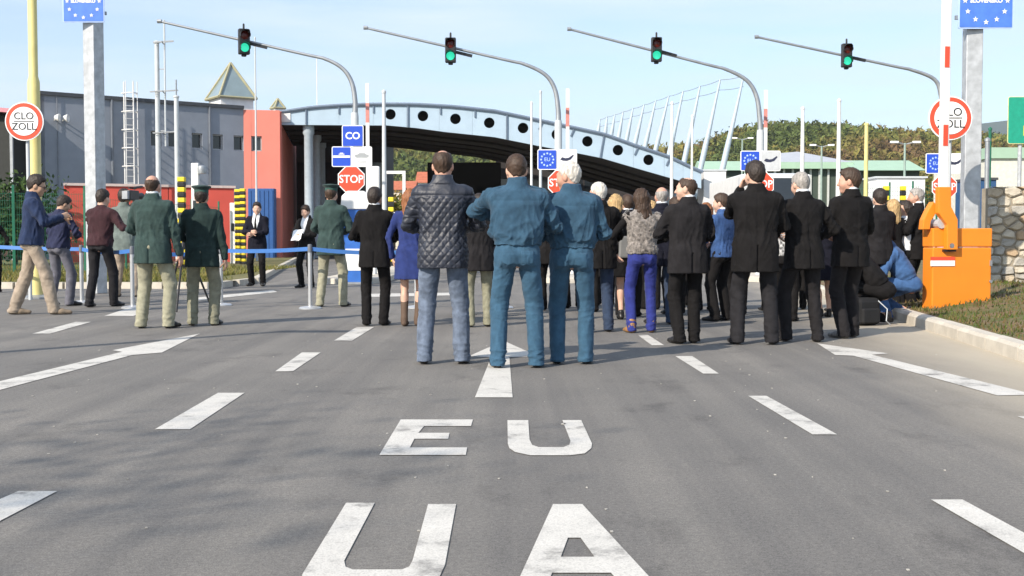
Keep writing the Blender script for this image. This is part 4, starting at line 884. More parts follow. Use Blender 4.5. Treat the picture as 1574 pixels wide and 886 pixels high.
def opl(pts, y0, th): return [(ol(x, y, 0).x, y0, ol(x, y, 0).z) for x, y in pts], (0, th, 0)
for y0 in (-0.10, 0.03):
    if y0 < 0: br = [(1437,288),(1458,288),(1458,318),(1469,338),(1469,384),(1451,384),(1451,346),(1437,328)]
    else: br = [(1437,310),(1446,318),(1440,330),(1433,340),(1431,353),(1419,353),(1421,338),(1428,324)]
    pp, ex = opl(br, y0, 0.095 if y0 < 0 else 0.12); MB().prism(pp, ex).build('arm_bracket', ORANGE, ob, bevel=0.008)
cA = ol(1447, 330, 0); MB().tube([(cA.x, -0.03, cA.z - .12), (cA.x, 0.25, cA.z - .12)], 0.06, 12).build('axle', GALV, ob)
cb_ = ol(1459, 378, 0); MB().tube([(cb_.x, -0.1, cb_.z), (cb_.x, -0.04, cb_.z)], 0.035, 8).build('bolt', DGALV, ob)
MB().box((cb_.x, -0.03, cb_.z - 0.06), (0.16, 0.06, 0.03)).build('buffer', BLACK, ob)
a0 = ol(1447, 300, 0); a1 = ol(1455, -90, 0); ax0 = Vector((a0.x, 0.14, a0.z)); ax1 = Vector((a1.x, 0.14, a1.z)); d = ax1 - ax0
MB().prism([(ax0.x - .058, -.085, ax0.z), (ax0.x + .058, -.085, ax0.z), (ax1.x + .058, -.085, ax1.z), (ax1.x - .058, -.085, ax1.z)], (0, .065, 0)).build('arm', WHITE, ob, bevel=0.012)
for py0, py1 in ((225, 193), (105, 73), (-15, -47)):
    t0 = (ol(1450, py0, 0).z - ax0.z) / d.z; t1 = (ol(1450, py1, 0).z - ax0.z) / d.z
    q0 = ax0 + d * t0; q1 = ax0 + d * t1; MB().prism([(q0.x - .028, -.091, q0.z), (q0.x + .034, -.091, q0.z), (q1.x + .034, -.091, q1.z), (q1.x - .028, -.091, q1.z)], (0, .008, 0)).build('red_reflector', SIGNRED, ob)
s0 = ol(1428, 397, 0); s1 = ol(1467, 405, 0)
MB().box(((s0.x + s1.x) / 2 + .02, -0.006, s1.z), (0.33, 0.012, 0.07)).build('white_strip', SIGNWHITE, ob); MB().box(((s0.x + s1.x) / 2 + .02, -0.006, s1.z + .06), (0.33, 0.012, 0.045)).build('red_strip', SIGNRED, ob)
for zz_ in (.2, .62): MB().box((bw - .012, -.008, HT * zz_), (.03, .02, .07)).build('hinge', DGALV, ob)
MB().tube([(bw * .98, -0.01, HT * .42), (bw * .98, -0.03, HT * .42)], 0.02, 8).build('lock', DGALV, ob)

# ------------------------------------------------------------------ queue stanchions and blue tape
STN = mat('brushed_stanchion', (0.55, 0.56, 0.57), 0.35, 0.6, 0.08, 4); TAPE = mat('blue_tape', (0.055, 0.17, 0.46), 0.55, 0, 0.06, 4)
sp = [(-60,462,372,'near the edge of the lawn, outside the group of plain clothed men'),(126,466,379,'between the maroon sweater man and the walking man'),(204,474,381,'beside the bald officer'),(340,470,381,'behind the officer with the green cap'),(477,475,378,'in front of the suited man holding white papers'),(640,474,382,'behind the woman in the blue coat'),(772,474,383,'behind the blue uniformed officers')]
tops_ = []
for px, py, pt, lab in sp:
    g = gnd(px, py); z = at(px, pt, g.y).z; r = empty('stanchion', g, label='silver queue post ' + lab, cat='queue post', group='queue posts')
    MB().lathe([(0.17, 0), (0.17, 0.012), (0.15, 0.03), (0.03, 0.045)], 20).build('base', STN, r, smooth=True); MB().tube([(0, 0, 0.03), (0, 0, z - .06)], 0.032, 12).build('post', STN, r, smooth=True)
    MB().lathe([(0.036, z - .10), (0.036, z), (0.03, z + .02), (0, z + .025)], 12).build('head', mat('stanchion_head', (0.12, 0.13, 0.15), 0.5), r, smooth=True); tops_.append(Vector((g.x, g.y, z - 0.045)))
tl = ['reaching out past the walking man in navy', 'strung behind the man in the maroon sweater', 'strung behind the bald officer', 'strung in front of the man in black suit by the striped posts', 'strung in front of the officer in green cap and khaki trousers', 'strung behind the quilted jacket man']
for k, (a, b) in enumerate(zip(tops_[:-1], tops_[1:])):
    n = 12; vs = []
    for j in range(n + 1):
        t = j / n; c = a.lerp(b, t) - Vector((0, 0, 0.05 * 4 * t * (1 - t) * (0.4 + 0.4 * (k % 3)))); tw = 0.25 * math.sin(t * 3 + k)
        vs += [c + Vector((0, tw * .02, 0.03)), c + Vector((0, -tw * .02, -0.03))]
    o = MB().add(vs, [(2 * j, 2 * j + 1, 2 * j + 3, 2 * j + 2) for j in range(n)]).build('barrier_tape', TAPE); sm = o.modifiers.new('thickness', 'SOLIDIFY'); sm.thickness = 0.002
    tag(o, 'blue belt tape ' + tl[k], 'barrier tape', 'blue belt tapes')
# ------------------------------------------------------------------ yellow-black guide posts, white pillars
def guide_post(px, ytop, ybot_y, Y, w, n, lab):
    T = at(px, ytop, Y); r = empty('guide_post', (T.x, Y, 0.1), label=lab, cat='bollard', group='yellow and black posts'); H = T.z - 0.1
    MB().box((0, 0.02, H / 2), (w * .8, w * .8, H - .02)).build('core', BLACK, r)
    for k in range(n): MB().box((0, 0, (k + .5) * H / n), (w, w, H / n * 0.9)).build('band', YELLOW if k % 2 else BLACK, r, bevel=0.02)
guide_post(279, 272, 0, 36, 0.22, 18, 'yellow and black banded post beside the officer with the cap')
guide_post(365, 291, 0, 44, 0.20, 24, 'yellow and black banded post at the end of the red wall, with white pillar')
guide_post(373, 290, 0, 43, 0.20, 24, 'yellow and black banded post nearer the black suited man')
guide_post(547, 300, 0, 33, 0.18, 14, 'yellow and black banded post below the STOP sign')
guide_post(601, 303, 0, 40, 0.18, 14, 'yellow and black banded post behind the black suited man beside the woman in blue')
guide_post(1362, 286, 0, 44, 0.2, 16, 'yellow and black banded post behind the fair haired woman')
guide_post(1388, 286, 0, 45, 0.2, 16, 'yellow and black banded post behind the grey haired man by the housing')
def pillar(px, ytop, Y, w, lab, dome=True):
    T = at(px, ytop, Y); r = empty('camera_pillar', (T.x, Y, 0.1), label=lab, cat='pillar', group='white camera pillars'); H = T.z - .1
    MB().box((0, 0, H / 2), (w, w * .7, H)).build('body', WHITE, r, bevel=0.03)
    if dome: MB().lathe([(0.13, -.14), (0.15, 0), (0.13, .1), (0, .14)], 12, (w * .9, 0, H - .2)).build('camera_dome', DGALV, r, smooth=True); MB().box((w * .5, 0, H - .12), (0.2, 0.08, 0.08)).build('bracket', DGALV, r)
    MB().box((0, -w * .36, H * .6), (w * .5, 0.03, 0.3)).build('display', GLASSD, r)
pillar(300, 251, 38, 0.24, 'white camera pillar with dome behind the officer with the cap')
pillar(358, 312, 44.5, 0.22, 'low white pillar beside the banded posts', False)
pillar(575, 256, 31.5, 0.30, 'tall white reader pillar beside the STOP sign', False)
# blue and white information stand
c = at(548, 322, 27); r = empty('info_stand', (c.x, 27, 0), label='blue and white information stand below the STOP sign', cat='stand'); H = c.z
MB().box((0, 0, H / 2), (0.6, 0.12, H)).build('panel', mat('stand_blue', (0.03, 0.13, 0.45), 0.5), r, bevel=0.01); MB().box((0, -0.064, H * .33), (0.5, 0.01, 0.5)).build('white_print', SIGNWHITE, r)
MB().prism([(-.36, -.1, H), (.36, -.1, H), (.33, -.1, H + .3), (.18, -.1, H + .42), (-.2, -.1, H + .42), (-.33, -.1, H + .3)], (0, .2, 0)).build('header', WHITE, r, bevel=.02); MB().box((0, 0, .03), (.7, .4, .05)).build('foot', DGALV, r)

# ------------------------------------------------------------------ green mesh fences
def fence(pa, pb, n, h, lab, dense=0.06, z0=0.1):
    pa, pb = Vector(pa), Vector(pb); r = empty('mesh_fence', (pa.x, pa.y, z0), label=lab, cat='fence', group='green mesh fences'); D = pb - pa
    pm = MB().box((0, 0, h / 2 + .08), (0.07, 0.05, h + .16)).mesh('post'); pm.materials.append(GREENP)
    for k in range(n + 1): link('post', pm, None, r, D * (k / n), math.atan2(D.y, D.x))
    L_ = D.length / n - 0.08; pn = MB(); nv = int(L_ / dense)
    for k in range(nv + 1): pn.box((0.04 + k * L_ / nv, 0, h / 2), (0.007, 0.007, h - .1))
    for k in range(int(h / 0.2) + 1): pn.box((0.04 + L_ / 2, 0.007, 0.08 + k * (h - .16) / int(h / .2)), (L_, 0.008, 0.008))
    pme = pn.mesh('wire_panel'); pme.materials.append(GREENP)
    for k in range(n): link('wire_panel', pme, None, r, D * (k / n), math.atan2(D.y, D.x))
fence((-19.5, 31.5, 0), (-12.2, 33.5, 0), 4, 2.3, 'green wire mesh fence on the lawn in front of the dark shed')
fence((-12.2, 33.5, 0), (-11.0, 44, 0), 4, 2.2, 'green wire mesh fence leading back to the low red wall', 0.16)
fence((at(1300, 300, 56).x, 56, 0), (at(1440, 300, 52).x, 52, 0), 4, 3.4, 'tall green wire mesh fence in front of the white cabin', 0.12)
# ================================================================== PEOPLE
# Figures are grown as signed-distance fields on a grid and polygonised with surface nets.
def smin(a, b, k):
    if k <= 0: return np.minimum(a, b)
    h = np.clip(0.5 + 0.5 * (b - a) / k, 0, 1); return b + (a - b) * h - k * h * (1 - h)
def V3(*a): return np.array(a, float)
class Prim:
    def __init__(s, fn, lo, hi, k=0.02): s.fn, s.lo, s.hi, s.k = fn, np.array(lo, float), np.array(hi, float), k
def cone(a, b, ra, rb, k=0.02, flat=None):
    a, b = np.array(a, float), np.array(b, float); ab = b - a; L2 = max(ab @ ab, 1e-9); R = max(ra, rb)
    fl = None if flat is None else (np.array(flat[0], float) / np.linalg.norm(flat[0]), flat[1])
    def fn(P):
        q = P - a; t = np.clip((q @ ab) / L2, 0, 1); v = q - t[..., None] * ab
        if fl is not None:
            c = v @ fl[0]; v = v + (c * (1 / fl[1] - 1))[..., None] * fl[0]
        return np.sqrt((v * v).sum(-1)) - (ra + (rb - ra) * t)
    m = R * (1.0 if flat is None else max(1.0, flat[1]))
    return Prim(fn, np.minimum(a, b) - m, np.maximum(a, b) + m, k)
def ell(c, r, k=0.02, R=None):
    c, r = np.array(c, float), np.array(r, float)
    def fn(P):
        q = P - c
        if R is not None: q = q @ R
        l = np.sqrt(((q / r) ** 2).sum(-1)); return (l - 1) * r.min()
    m = r if R is None else np.full(3, r.max()); return Prim(fn, c - m, c + m, k)
def loft(st, T=None, k=0.03, p=2.4, top=None, bot=None):
    """st: rows z,cx,cy,rx,ry in the upright frame; T=(R,O,O0) maps world->upright"""
    st = np.array(st, float); zl, zh = st[0, 0], st[-1, 0]; mx_ = st[:, 3].max(); my = st[:, 4].max()
    def fn(P):
        q = P if T is None else (P - T[1]) @ T[0] + T[2]
        z = q[..., 2]; I = lambda c: np.interp(z, st[:, 0], st[:, c])
        rx, ry = I(3), I(4); x = np.abs(q[..., 0] - I(1)) / rx; y = np.abs(q[..., 1] - I(2)) / ry
        l = (x ** p + y ** p) ** (1 / p); d = (l - 1) * np.minimum(rx, ry) * 0.9
        return np.maximum(d, np.maximum(z - zh, zl - z))
    cs = np.array([[sx * mx_, sy * my, z] for sx in (-1, 1) for sy in (-1, 1) for z in (zl, zh)])
    if T is not None: cs = (cs - T[2]) @ T[0].T + T[1]
    return Prim(fn, cs.min(0) - 0.02, cs.max(0) + 0.02, k)
def polygonise(prims, h, cuts=(), pad=0.05, lo=None, hi=None, off=0.0):
    lo = np.min([p.lo for p in prims], 0) - 2 * h if lo is None else np.array(lo, float); hi = np.max([p.hi for p in prims], 0) + 2 * h if hi is None else np.array(hi, float)
    n = np.ceil((hi - lo) / h).astype(int) + 2
    ax = [lo[i] + h * np.arange(n[i]) for i in range(3)]; F = np.full(n, 1.0)
    for p in prims:
        m = p.k + 3 * h; i0 = np.clip(np.floor((p.lo - m - lo) / h).astype(int), 0, n); i1 = np.clip(np.ceil((p.hi + m - lo) / h).astype(int) + 1, 0, n)
        if (i1 <= i0).any(): continue
        sl_ = tuple(slice(i0[i], i1[i]) for i in range(3)); P = np.stack(np.meshgrid(*[ax[i][sl_[i]] for i in range(3)], indexing='ij'), -1)
        F[sl_] = smin(F[sl_], p.fn(P), p.k)
    F = F - off
    if cuts:
        P = np.stack(np.meshgrid(*ax, indexing='ij'), -1)
        for c in cuts: F = np.maximum(F, c(P))
    for a in range(3):                                   # close the surface at the grid border
        s0 = [slice(None)] * 3; s0[a] = 0; F[tuple(s0)] = np.maximum(F[tuple(s0)], h); s0[a] = -1; F[tuple(s0)] = np.maximum(F[tuple(s0)], h)
    return nets(F, lo, h)
def nets(F, lo, h):
    ins = F < 0; nc = np.array(F.shape) - 1
    acc = np.zeros((*nc, 3)); cnt = np.zeros(nc); quads = []
    cross = []
    for a in range(3):
        A = [slice(None)] * 3; B = [slice(None)] * 3; A[a] = slice(0, -1); B[a] = slice(1, None)
        fa, fb = F[tuple(A)], F[tuple(B)]; X = (ins[tuple(A)] != ins[tuple(B)]); idx = np.argwhere(X)
        if len(idx) == 0: continue
        va, vb = fa[X], fb[X]; t = va / (va - vb); pos = idx.astype(float); pos[:, a] += t
        o1, o2 = [q for q in range(3) if q != a]; cells = []
        for d1, d2 in ((0, 0), (-1, 0), (-1, -1), (0, -1)):
            c = idx.copy(); c[:, o1] += d1; c[:, o2] += d2; cells.append(c)
            ok = ((c >= 0) & (c < nc)).all(1); cc = c[ok]
            np.add.at(acc, (cc[:, 0], cc[:, 1], cc[:, 2]), pos[ok]); np.add.at(cnt, (cc[:, 0], cc[:, 1], cc[:, 2]), 1)
        ok = np.ones(len(idx), bool)
        for c in cells: ok &= ((c >= 0) & (c < nc)).all(1)
        cross.append((a, [c[ok] for c in cells], (va < 0)[ok]))
    act = cnt > 0; ids = np.full(nc, -1); ids[act] = np.arange(act.sum())
    V = lo + h * (acc[act] / cnt[act][:, None])
    for a, cells, neg in cross:
        q = np.stack([ids[c[:, 0], c[:, 1], c[:, 2]] for c in cells], 1)
        flip = neg if a != 1 else ~neg
        q[~flip] = q[~flip][:, ::-1]; quads.append(q)
    return V, (np.concatenate(quads) if quads else np.zeros((0, 4), int))
def vnormals(V, Fq):
    n = np.cross(V[Fq[:, 2]] - V[Fq[:, 0]], V[Fq[:, 3]] - V[Fq[:, 1]]); N = np.zeros_like(V)
    for i in range(4): np.add.at(N, Fq[:, i], n)
    return N / (np.linalg.norm(N, axis=1)[:, None] + 1e-12)
def relax(V, Fq, it=1, w=0.5):
    for _ in range(it):
        S_ = np.zeros_like(V); c = np.zeros(len(V))
        for i in range(4):
            np.add.at(S_, Fq[:, i], V[Fq[:, (i + 1) % 4]]); np.add.at(c, Fq[:, i], 1)
        V = V + w * (S_ / np.maximum(c, 1)[:, None] - V)
    return V
def folds(V, N, seed, amp, fr=(13, 13, 7), weight=None):
    r = np.random.RandomState(seed); Q = V * np.array(fr); out = np.zeros(len(V))
    warp = np.stack([np.sin(Q @ r.randn(3) * 0.9 + r.rand() * 6) for _ in range(3)], 1) * 0.7
    for k, a in enumerate((1.0, 0.7, 0.5, 0.35)):
        d = r.randn(3); d /= np.linalg.norm(d); s_ = np.sin((Q + warp) @ d * (1.0 + 0.75 * k) * 1.6 + r.rand() * 6.28)
        out += a * ((1 - np.abs(s_)) ** 2 * 1.5 - 0.5)
    if weight is not None: out *= weight
    return V + N * (amp * out)[:, None]
def ik(a, t, l1, l2, pole):
    a, t, pole = [np.array(x, float) for x in (a, t, pole)]; d = t - a; L = np.linalg.norm(d); u = d / L
    L = min(L, (l1 + l2) * 0.999); x = (l1 * l1 - l2 * l2 + L * L) / (2 * L); y = math.sqrt(max(l1 * l1 - x * x, 0))
    w = pole - (pole @ u) * u; w /= np.linalg.norm(w) + 1e-9
    return a + u * x + w * y, a + u * L
def rotm(yaw=0, pitch=0, roll=0):   # pitch>0 nods/leans forward (+Y)
    cz, sz = math.cos(yaw), math.sin(yaw); cx_, sx = math.cos(-pitch), math.sin(-pitch); cy_, sy = math.cos(roll), math.sin(roll)
    Rz = np.array([[cz, -sz, 0], [sz, cz, 0], [0, 0, 1]]); Rx = np.array([[1, 0, 0], [0, cx_, -sx], [0, sx, cx_]]); Ry = np.array([[cy_, 0, sy], [0, 1, 0], [-sy, 0, cy_]])
    return Rz @ Rx @ Ry
SKIN = {k: mat('skin_' + k, c, 0.55, 0, 0.07, 20, spec=0.35) for k, c in (('fair', (0.56, 0.35, 0.26)), ('ruddy', (0.52, 0.29, 0.21)), ('tan', (0.45, 0.28, 0.19)))}
LIPS = mat('lips', (0.40, 0.17, 0.14), 0.5); EYEM = mat('eyes', (0.05, 0.04, 0.035), 0.25)
def hairm(n, c): return mat('hair_' + n, c, 0.55, 0, 0.45, 60, 0.5, 160, stretch=(1, 1, 0.18), spec=0.4)
HAIR = dict(dark=hairm('dark', (0.028, 0.020, 0.016)), brown=hairm('brown', (0.050, 0.029, 0.018)), grey=hairm('grey', (0.30, 0.28, 0.26)), white=hairm('white', (0.55, 0.52, 0.47)), blonde=hairm('blonde', (0.42, 0.28, 0.13)), auburn=hairm('auburn', (0.24, 0.095, 0.038)), ginger=hairm('ginger', (0.20, 0.10, 0.05)))
LEATHER = mat('black_shoe_leather', (0.014, 0.013, 0.013), 0.4, 0, 0.2, 10, 0.1, 80)
def hand_prims(w, d, n, side, curl, spread=0.0):
    """w wrist, d finger direction, n palm normal (grip side), side +1 when the thumb lies on d x n"""
    d = d / np.linalg.norm(d); n = n - (n @ d) * d; n /= np.linalg.norm(n) + 1e-9; s_ = np.cross(d, n) * side
    pr = [cone(w - d * 0.03, w + d * 0.02, 0.027, 0.026, 0.01, (n, 0.75)), cone(w + d * 0.025 - s_ * 0.012, w + d * 0.085 - s_ * 0.016, 0.027, 0.023, 0.012, (n, 0.6)), cone(w + d * 0.025 + s_ * 0.012, w + d * 0.085 + s_ * 0.020, 0.027, 0.022, 0.012, (n, 0.6))]
    for j, (off, L) in enumerate(((0.032, 0.072), (0.011, 0.080), (-0.011, 0.074), (-0.031, 0.058))):
        p = w + d * (0.090 - 0.004 * abs(j - 1)) + s_ * off; a = curl * 0.6 + 0.06 * j
        for q, f in enumerate((0.42, 0.32, 0.26)):
            dirn = d * math.cos(a) + n * math.sin(a) + s_ * off * (0.8 + spread); dirn /= np.linalg.norm(dirn); e = p + dirn * L * f
            pr.append(cone(p, e, 0.0098 - 0.001 * q, 0.009 - 0.001 * q, 0.003)); p = e; a += curl
    p = w + d * 0.030 + s_ * 0.026; a = 0.9
    for q, (L, da) in enumerate(((0.040, 0), (0.032, -0.35), (0.026, -0.25))):
        dirn = d * math.cos(a) + s_ * math.sin(a) * 0.9 + n * (0.35 + 0.4 * curl); dirn /= np.linalg.norm(dirn); e = p + dirn * L; pr.append(cone(p, e, 0.0135 - .0015 * q, 0.0115 - .0015 * q, 0.006)); p = e; a += da
    return pr
STN_SUIT = [(.745,0,-.005,.208,.150),(.95,0,-.008,.198,.146),(1.08,0,0,.182,.126),(1.2,0,0,.192,.128),(1.33,0,0,.202,.132),(1.41,0,-.006,.180,.112),(1.462,0,-.014,.122,.086),(1.50,0,-.014,.084,.074),(1.545,0,-.012,.070,.068)]
STN_SHORT = [(1.005,0,-.004,.176,.128),(1.04,0,-.004,.176,.128),(1.075,0,-.002,.198,.143),(1.2,0,0,.205,.138),(1.33,0,0,.208,.136),(1.41,0,-.006,.182,.114),(1.462,0,-.014,.124,.088),(1.51,0,-.014,.086,.074),(1.55,0,-.012,.074,.071)]
STN_SWEAT = [(.90,0,-.012,.186,.152),(.94,0,-.010,.192,.154),(1.08,0,0,.186,.130),(1.2,0,0,.194,.13),(1.33,0,0,.202,.132),(1.42,0,-.006,.178,.112),(1.475,0,-.014,.120,.082),(1.51,0,-.014,.078,.068),(1.53,0,-.012,.070,.066)]
STN_COAT = [(.60,0,-.005,.215,.165),(.85,0,-.005,.205,.155),(.98,0,-.008,.188,.138),(1.1,0,0,.152,.112),(1.25,0,.008,.170,.122),(1.35,0,.004,.172,.118),(1.42,0,-.006,.150,.098),(1.475,0,-.014,.105,.076),(1.51,0,-.014,.070,.064),(1.535,0,-.012,.062,.06)]
STN_VEST = [(.96,0,-.004,.172,.135),(1.0,0,-.004,.178,.138),(1.1,0,0,.168,.128),(1.25,0,.004,.178,.13),(1.35,0,.002,.178,.124),(1.42,0,-.006,.155,.104),(1.475,0,-.014,.108,.08),(1.52,0,-.014,.078,.07)]
NPEOPLE = 0
def person(label, fx, fy, top, yaw, jacket=('suit', None), trousers=None, hair=('short', 'dark'), skin='fair', height=None,
           feet=((-.12, 0, 12), (.12, 0, -12)), pelvis=None, lean=0, side=0, head=(0, 0), lh=(-.10, .26, 1.08), rh=(.10, .26, 1.08), lp=(-1, -.7, -.4), rp=(1, -.7, -.4),
           curl=0.5, bulk=1.0, shoes=LEATHER, collar=None, cap=None, belt=None, legs='trousers', stn=None, quilt=False, front=None, tie=None, glasses=False, fur=False, boots=None, vent=True, yoke=None, name='person', hfun=None, sleeves=None, epaulettes=None, legbulk=1.0, tilt=0, pockets=False):
    global NPEOPLE
    NPEOPLE += 1; seed = 100 + NPEOPLE
    g = gnd(fx, fy); Y = g.y
    H = height or at(fx, top, Y).z
    s = H / 1.752; hv = float(np.clip(Y * 0.00088, 0.0085, 0.019)) / s   # grid step from distance
    root = empty(name, g, math.radians(yaw), label, 'person'); root.scale = (s, s, s)
    # ---- skeleton
    pel = np.array(pelvis if pelvis is not None else (0, 0, 0.95), float)
    if pelvis is None:
        fm = [math.hypot(f[0] - sg * .09, f[1]) for f, sg in zip(feet, (-1, 1))]; pel[2] = min(0.95, min(math.sqrt(max(0.868 ** 2 - m * m, .2)) for m in fm) + 0.085 + 0.02); pel[0] = (feet[0][0] + feet[1][0]) / 2 * .6; pel[1] = (feet[0][1] + feet[1][1]) / 2
    R = rotm(0, math.radians(lean), math.radians(side)); O0 = V3(0, 0, .95)
    T = (R, pel, O0); up = lambda p: (np.array(p, float) - O0) @ R.T + pel
    hips = [up((-.092, 0, .93)), up((.092, 0, .93))]; knees, ankles, fdir = [], [], []
    for i, f in enumerate(feet):
        z = f[3] if len(f) > 3 else 0.085; an = V3(f[0], f[1], z); a = math.radians(f[2]); fd_ = V3(-math.sin(a), math.cos(a), 0)
        pole_ = np.array(f[4], float) if len(f) > 4 else fd_ + V3(0, 0, .05); k_, e_ = ik(hips[i], an, .44, .43, pole_); knees.append(k_); ankles.append(e_); fdir.append(fd_)
    shl = [up((-.176 * bulk, -.006, 1.405)), up((.176 * bulk, -.006, 1.405))]; elb, wri = [], []
    for i, (t, p) in enumerate(((lh, lp), (rh, rp))):
        e_, w_ = ik(shl[i], np.array(t, float), .295, .265, p); elb.append(e_); wri.append(w_)
    neck = up((0, -.018, 1.47)); HR_ = R @ rotm(math.radians(head[0]), math.radians(head[1]), math.radians(tilt)) if abs(lean) < 30 else rotm(math.radians(head[0]), math.radians(head[1]))
    hc = up((0, -.012, 1.530)) + HR_ @ V3(0, .022, .10)
    hd = lambda p: hc + HR_ @ np.array(p, float)
    # ---- body: one mesh (trunk and limbs under the clothes, fine head and hands)
    shk = 0.80 if legs == 'trousers' else 1.0
    bp = [loft([(z, a, b, c * .78, d_ * .74) for z, a, b, c, d_ in STN_SWEAT], T, .03), ell(up((0, 0, .93)), (.135, .10, .11), .04)]
    for i in (0, 1):
        cf = knees[i] * .68 + ankles[i] * .32 - fdir[i] * .018
        tr_ = legs == 'trousers'
        bp += [cone(hips[i], knees[i], .072 if not tr_ else .05, .050 if not tr_ else .030, .03), cone(knees[i], ankles[i], .047 if not tr_ else .030, .034 if not tr_ else .026, .02), ell(cf, (.046, .050, .10), .03) if (abs(knees[i][2] - ankles[i][2]) > .25 and not tr_) else cone(knees[i], ankles[i], .028, .026), cone(ankles[i] - V3(0, 0, .03), ankles[i] + fdir[i] * .10 - V3(0, 0, .045), .036, .026, .02)]
        bp += [cone(shl[i], elb[i], .034, .024, .03), cone(elb[i], wri[i], .024, .024, .02)]
    bp.append(cone(neck, hc - HR_ @ V3(0, .02, .05), .058, .054, .02))
    bv, bf = polygonise(bp, hv * (1.0 if legs != 'trousers' else 1.5)); bmi = np.zeros(len(bf), int)
    E = lambda c, r, k: ell(hd(c), r, k, HR_)
    hp = [E((0, -.014, .028), (.077, .098, .092), .02), E((0, .028, -.045), (.058, .066, .074), .045), E((0, .070, -.098), (.024, .022, .020), .03), E((-.036, .052, -.03), (.034, .034, .036), .03), E((.036, .052, -.03), (.034, .034, .036), .03),
          cone(hd((0, .090, .012)), hd((0, .112, -.028)), .008, .014, .012), cone(hd((-.032, .080, .026)), hd((.032, .080, .026)), .013, .013, .018), E((0, .092, -.064), (.024, .012, .010), .008),
          E((-.079, -.008, -.012), (.011, .024, .033), .008), E((.079, -.008, -.012), (.011, .024, .033), .008), E((-.031, .084, .002), (.013, .012, .009), .004), E((.031, .084, .002), (.013, .012, .009), .004),
          cone(neck + (hc - neck) * .12, hc - HR_ @ V3(0, .02, .04), .060, .056, .03)]
    hh_ = min(hv * .75, .009); v, f = polygonise(hp, hh_, lo=hc - .16 - V3(0, 0, .05), hi=hc + .16)
    v = relax(v, f, 1, .4); loc = (v - hc) @ HR_; fc = loc[f].mean(1); mi = np.zeros(len(f), int)
    eyes_ = (np.abs(np.abs(fc[:, 0]) - .031) < .013) & (np.abs(fc[:, 2] - .003) < .008) & (fc[:, 1] > .07); brow = (np.abs(np.abs(fc[:, 0]) - .033) < .020) & (np.abs(fc[:, 2] - .027) < .006) & (fc[:, 1] > .06)
    lip = (np.abs(fc[:, 0]) < .024) & (np.abs(fc[:, 2] + .064) < .008) & (fc[:, 1] > .08); mi[lip] = 1; mi[eyes_] = 2; mi[brow] = 3
    bf = np.concatenate([bf, f + len(bv)]); bv = np.concatenate([bv, v]); bmi = np.concatenate([bmi, mi])
    for i in (0, 1):
        d_ = wri[i] - elb[i]; inward = V3(1 if i == 0 else -1, .0, 0.0) + V3(0, .3, -.2 if d_[2] < -.15 else .0); dn = d_ / np.linalg.norm(d_)
        if d_[2] > .1: inward = V3(0, -.6, 0) + V3((1 if i == 0 else -1) * .8, 0, 0)
        hpz = hand_prims(wri[i] + dn * .015, dn, inward, 1 if i == 0 else -1, curl)
        v, f = polygonise(hpz, .0055 if Y < 12 else .0075); bf = np.concatenate([bf, f + len(bv)]); bv = np.concatenate([bv, v]); bmi = np.concatenate([bmi, np.zeros(len(f), int)])
    me = np_mesh('body', bv, bf); me.polygons.foreach_set('material_index', bmi.astype(np.int32)); me.polygons.foreach_set('use_smooth', np.ones(len(bf), bool))
    link('body', me, [SKIN[skin], LIPS, EYEM, HAIR[hair[1]]], root)
    def part(nm, prims, m, h=None, cuts=(), amp=0.0, fr=(13, 13, 7), wf=None, post=None, rel_=1, smooth=True, off=0.0):
        v, f = polygonise(prims, h or hv, cuts, off=off)
        if len(f) == 0: return None
        if rel_: v = relax(v, f, rel_, .4)
        if amp or post:
            N = vnormals(v, f)
            if amp: v = folds(v, N, seed + len(nm), amp, fr, wf(v) if wf else None)
            if post: v = post(v, vnormals(v, f))
        me = np_mesh(nm, v, f); me.polygons.foreach_set('use_smooth', np.full(len(f), smooth)); return link(nm, me, m, root)
    # ---- trousers / legs
    lb = legbulk
    if legs == 'trousers':
        tp = [loft([(.86,0,-.004,.145*lb,.110*lb),(.93,0,-.012,.168*lb,.130*lb),(1.0,0,-.004,.165*lb,.118*lb),(1.06,0,0,.155*lb,.108*lb)], T, .03, 2.2), ell(up((-.075, -.05, .90)), (.085, .085, .09), .04), ell(up((.075, -.05, .90)), (.085, .085, .09), .04)]
        for i in (0, 1):
            hem = ankles[i] - V3(0, 0, .055) if ankles[i][2] < .12 else ankles[i]
            hem = hem + fdir[i] * .004
            tp += [cone(hips[i] + V3(0, -.006, 0), knees[i] + fdir[i] * .006, .094 * lb, .072 * lb, .025), cone(knees[i], hem, .070 * lb, .064 * lb, .02, (fdir[i], 1.18))]
        zc = .020
        wl = lambda v: .35 + .75 * np.exp(-((v[:, 2] - .10) / .10) ** 2) + .45 * np.exp(-((v[:, 2] - .48) / .12) ** 2) + .7 * np.exp(-((v[:, 2] - .84) / .08) ** 2)
        wb2 = lambda v: .12 + .9 * np.exp(-((v[:, 2] - .09) / .09) ** 2) + .5 * np.exp(-((v[:, 2] - .46) / .09) ** 2) + .3 * np.exp(-((v[:, 2] - .80) / .05) ** 2)
        part('trousers', tp, trousers, cuts=[lambda P: zc - P[..., 2]], amp=.0060, fr=(12, 12, 6), wf=lambda v: .5 + .6 * np.exp(-((v[:, 2] - .84) / .1) ** 2), post=lambda v, N: folds(v, N, seed + 31, .0065, (7, 7, 17), wb2(v)))
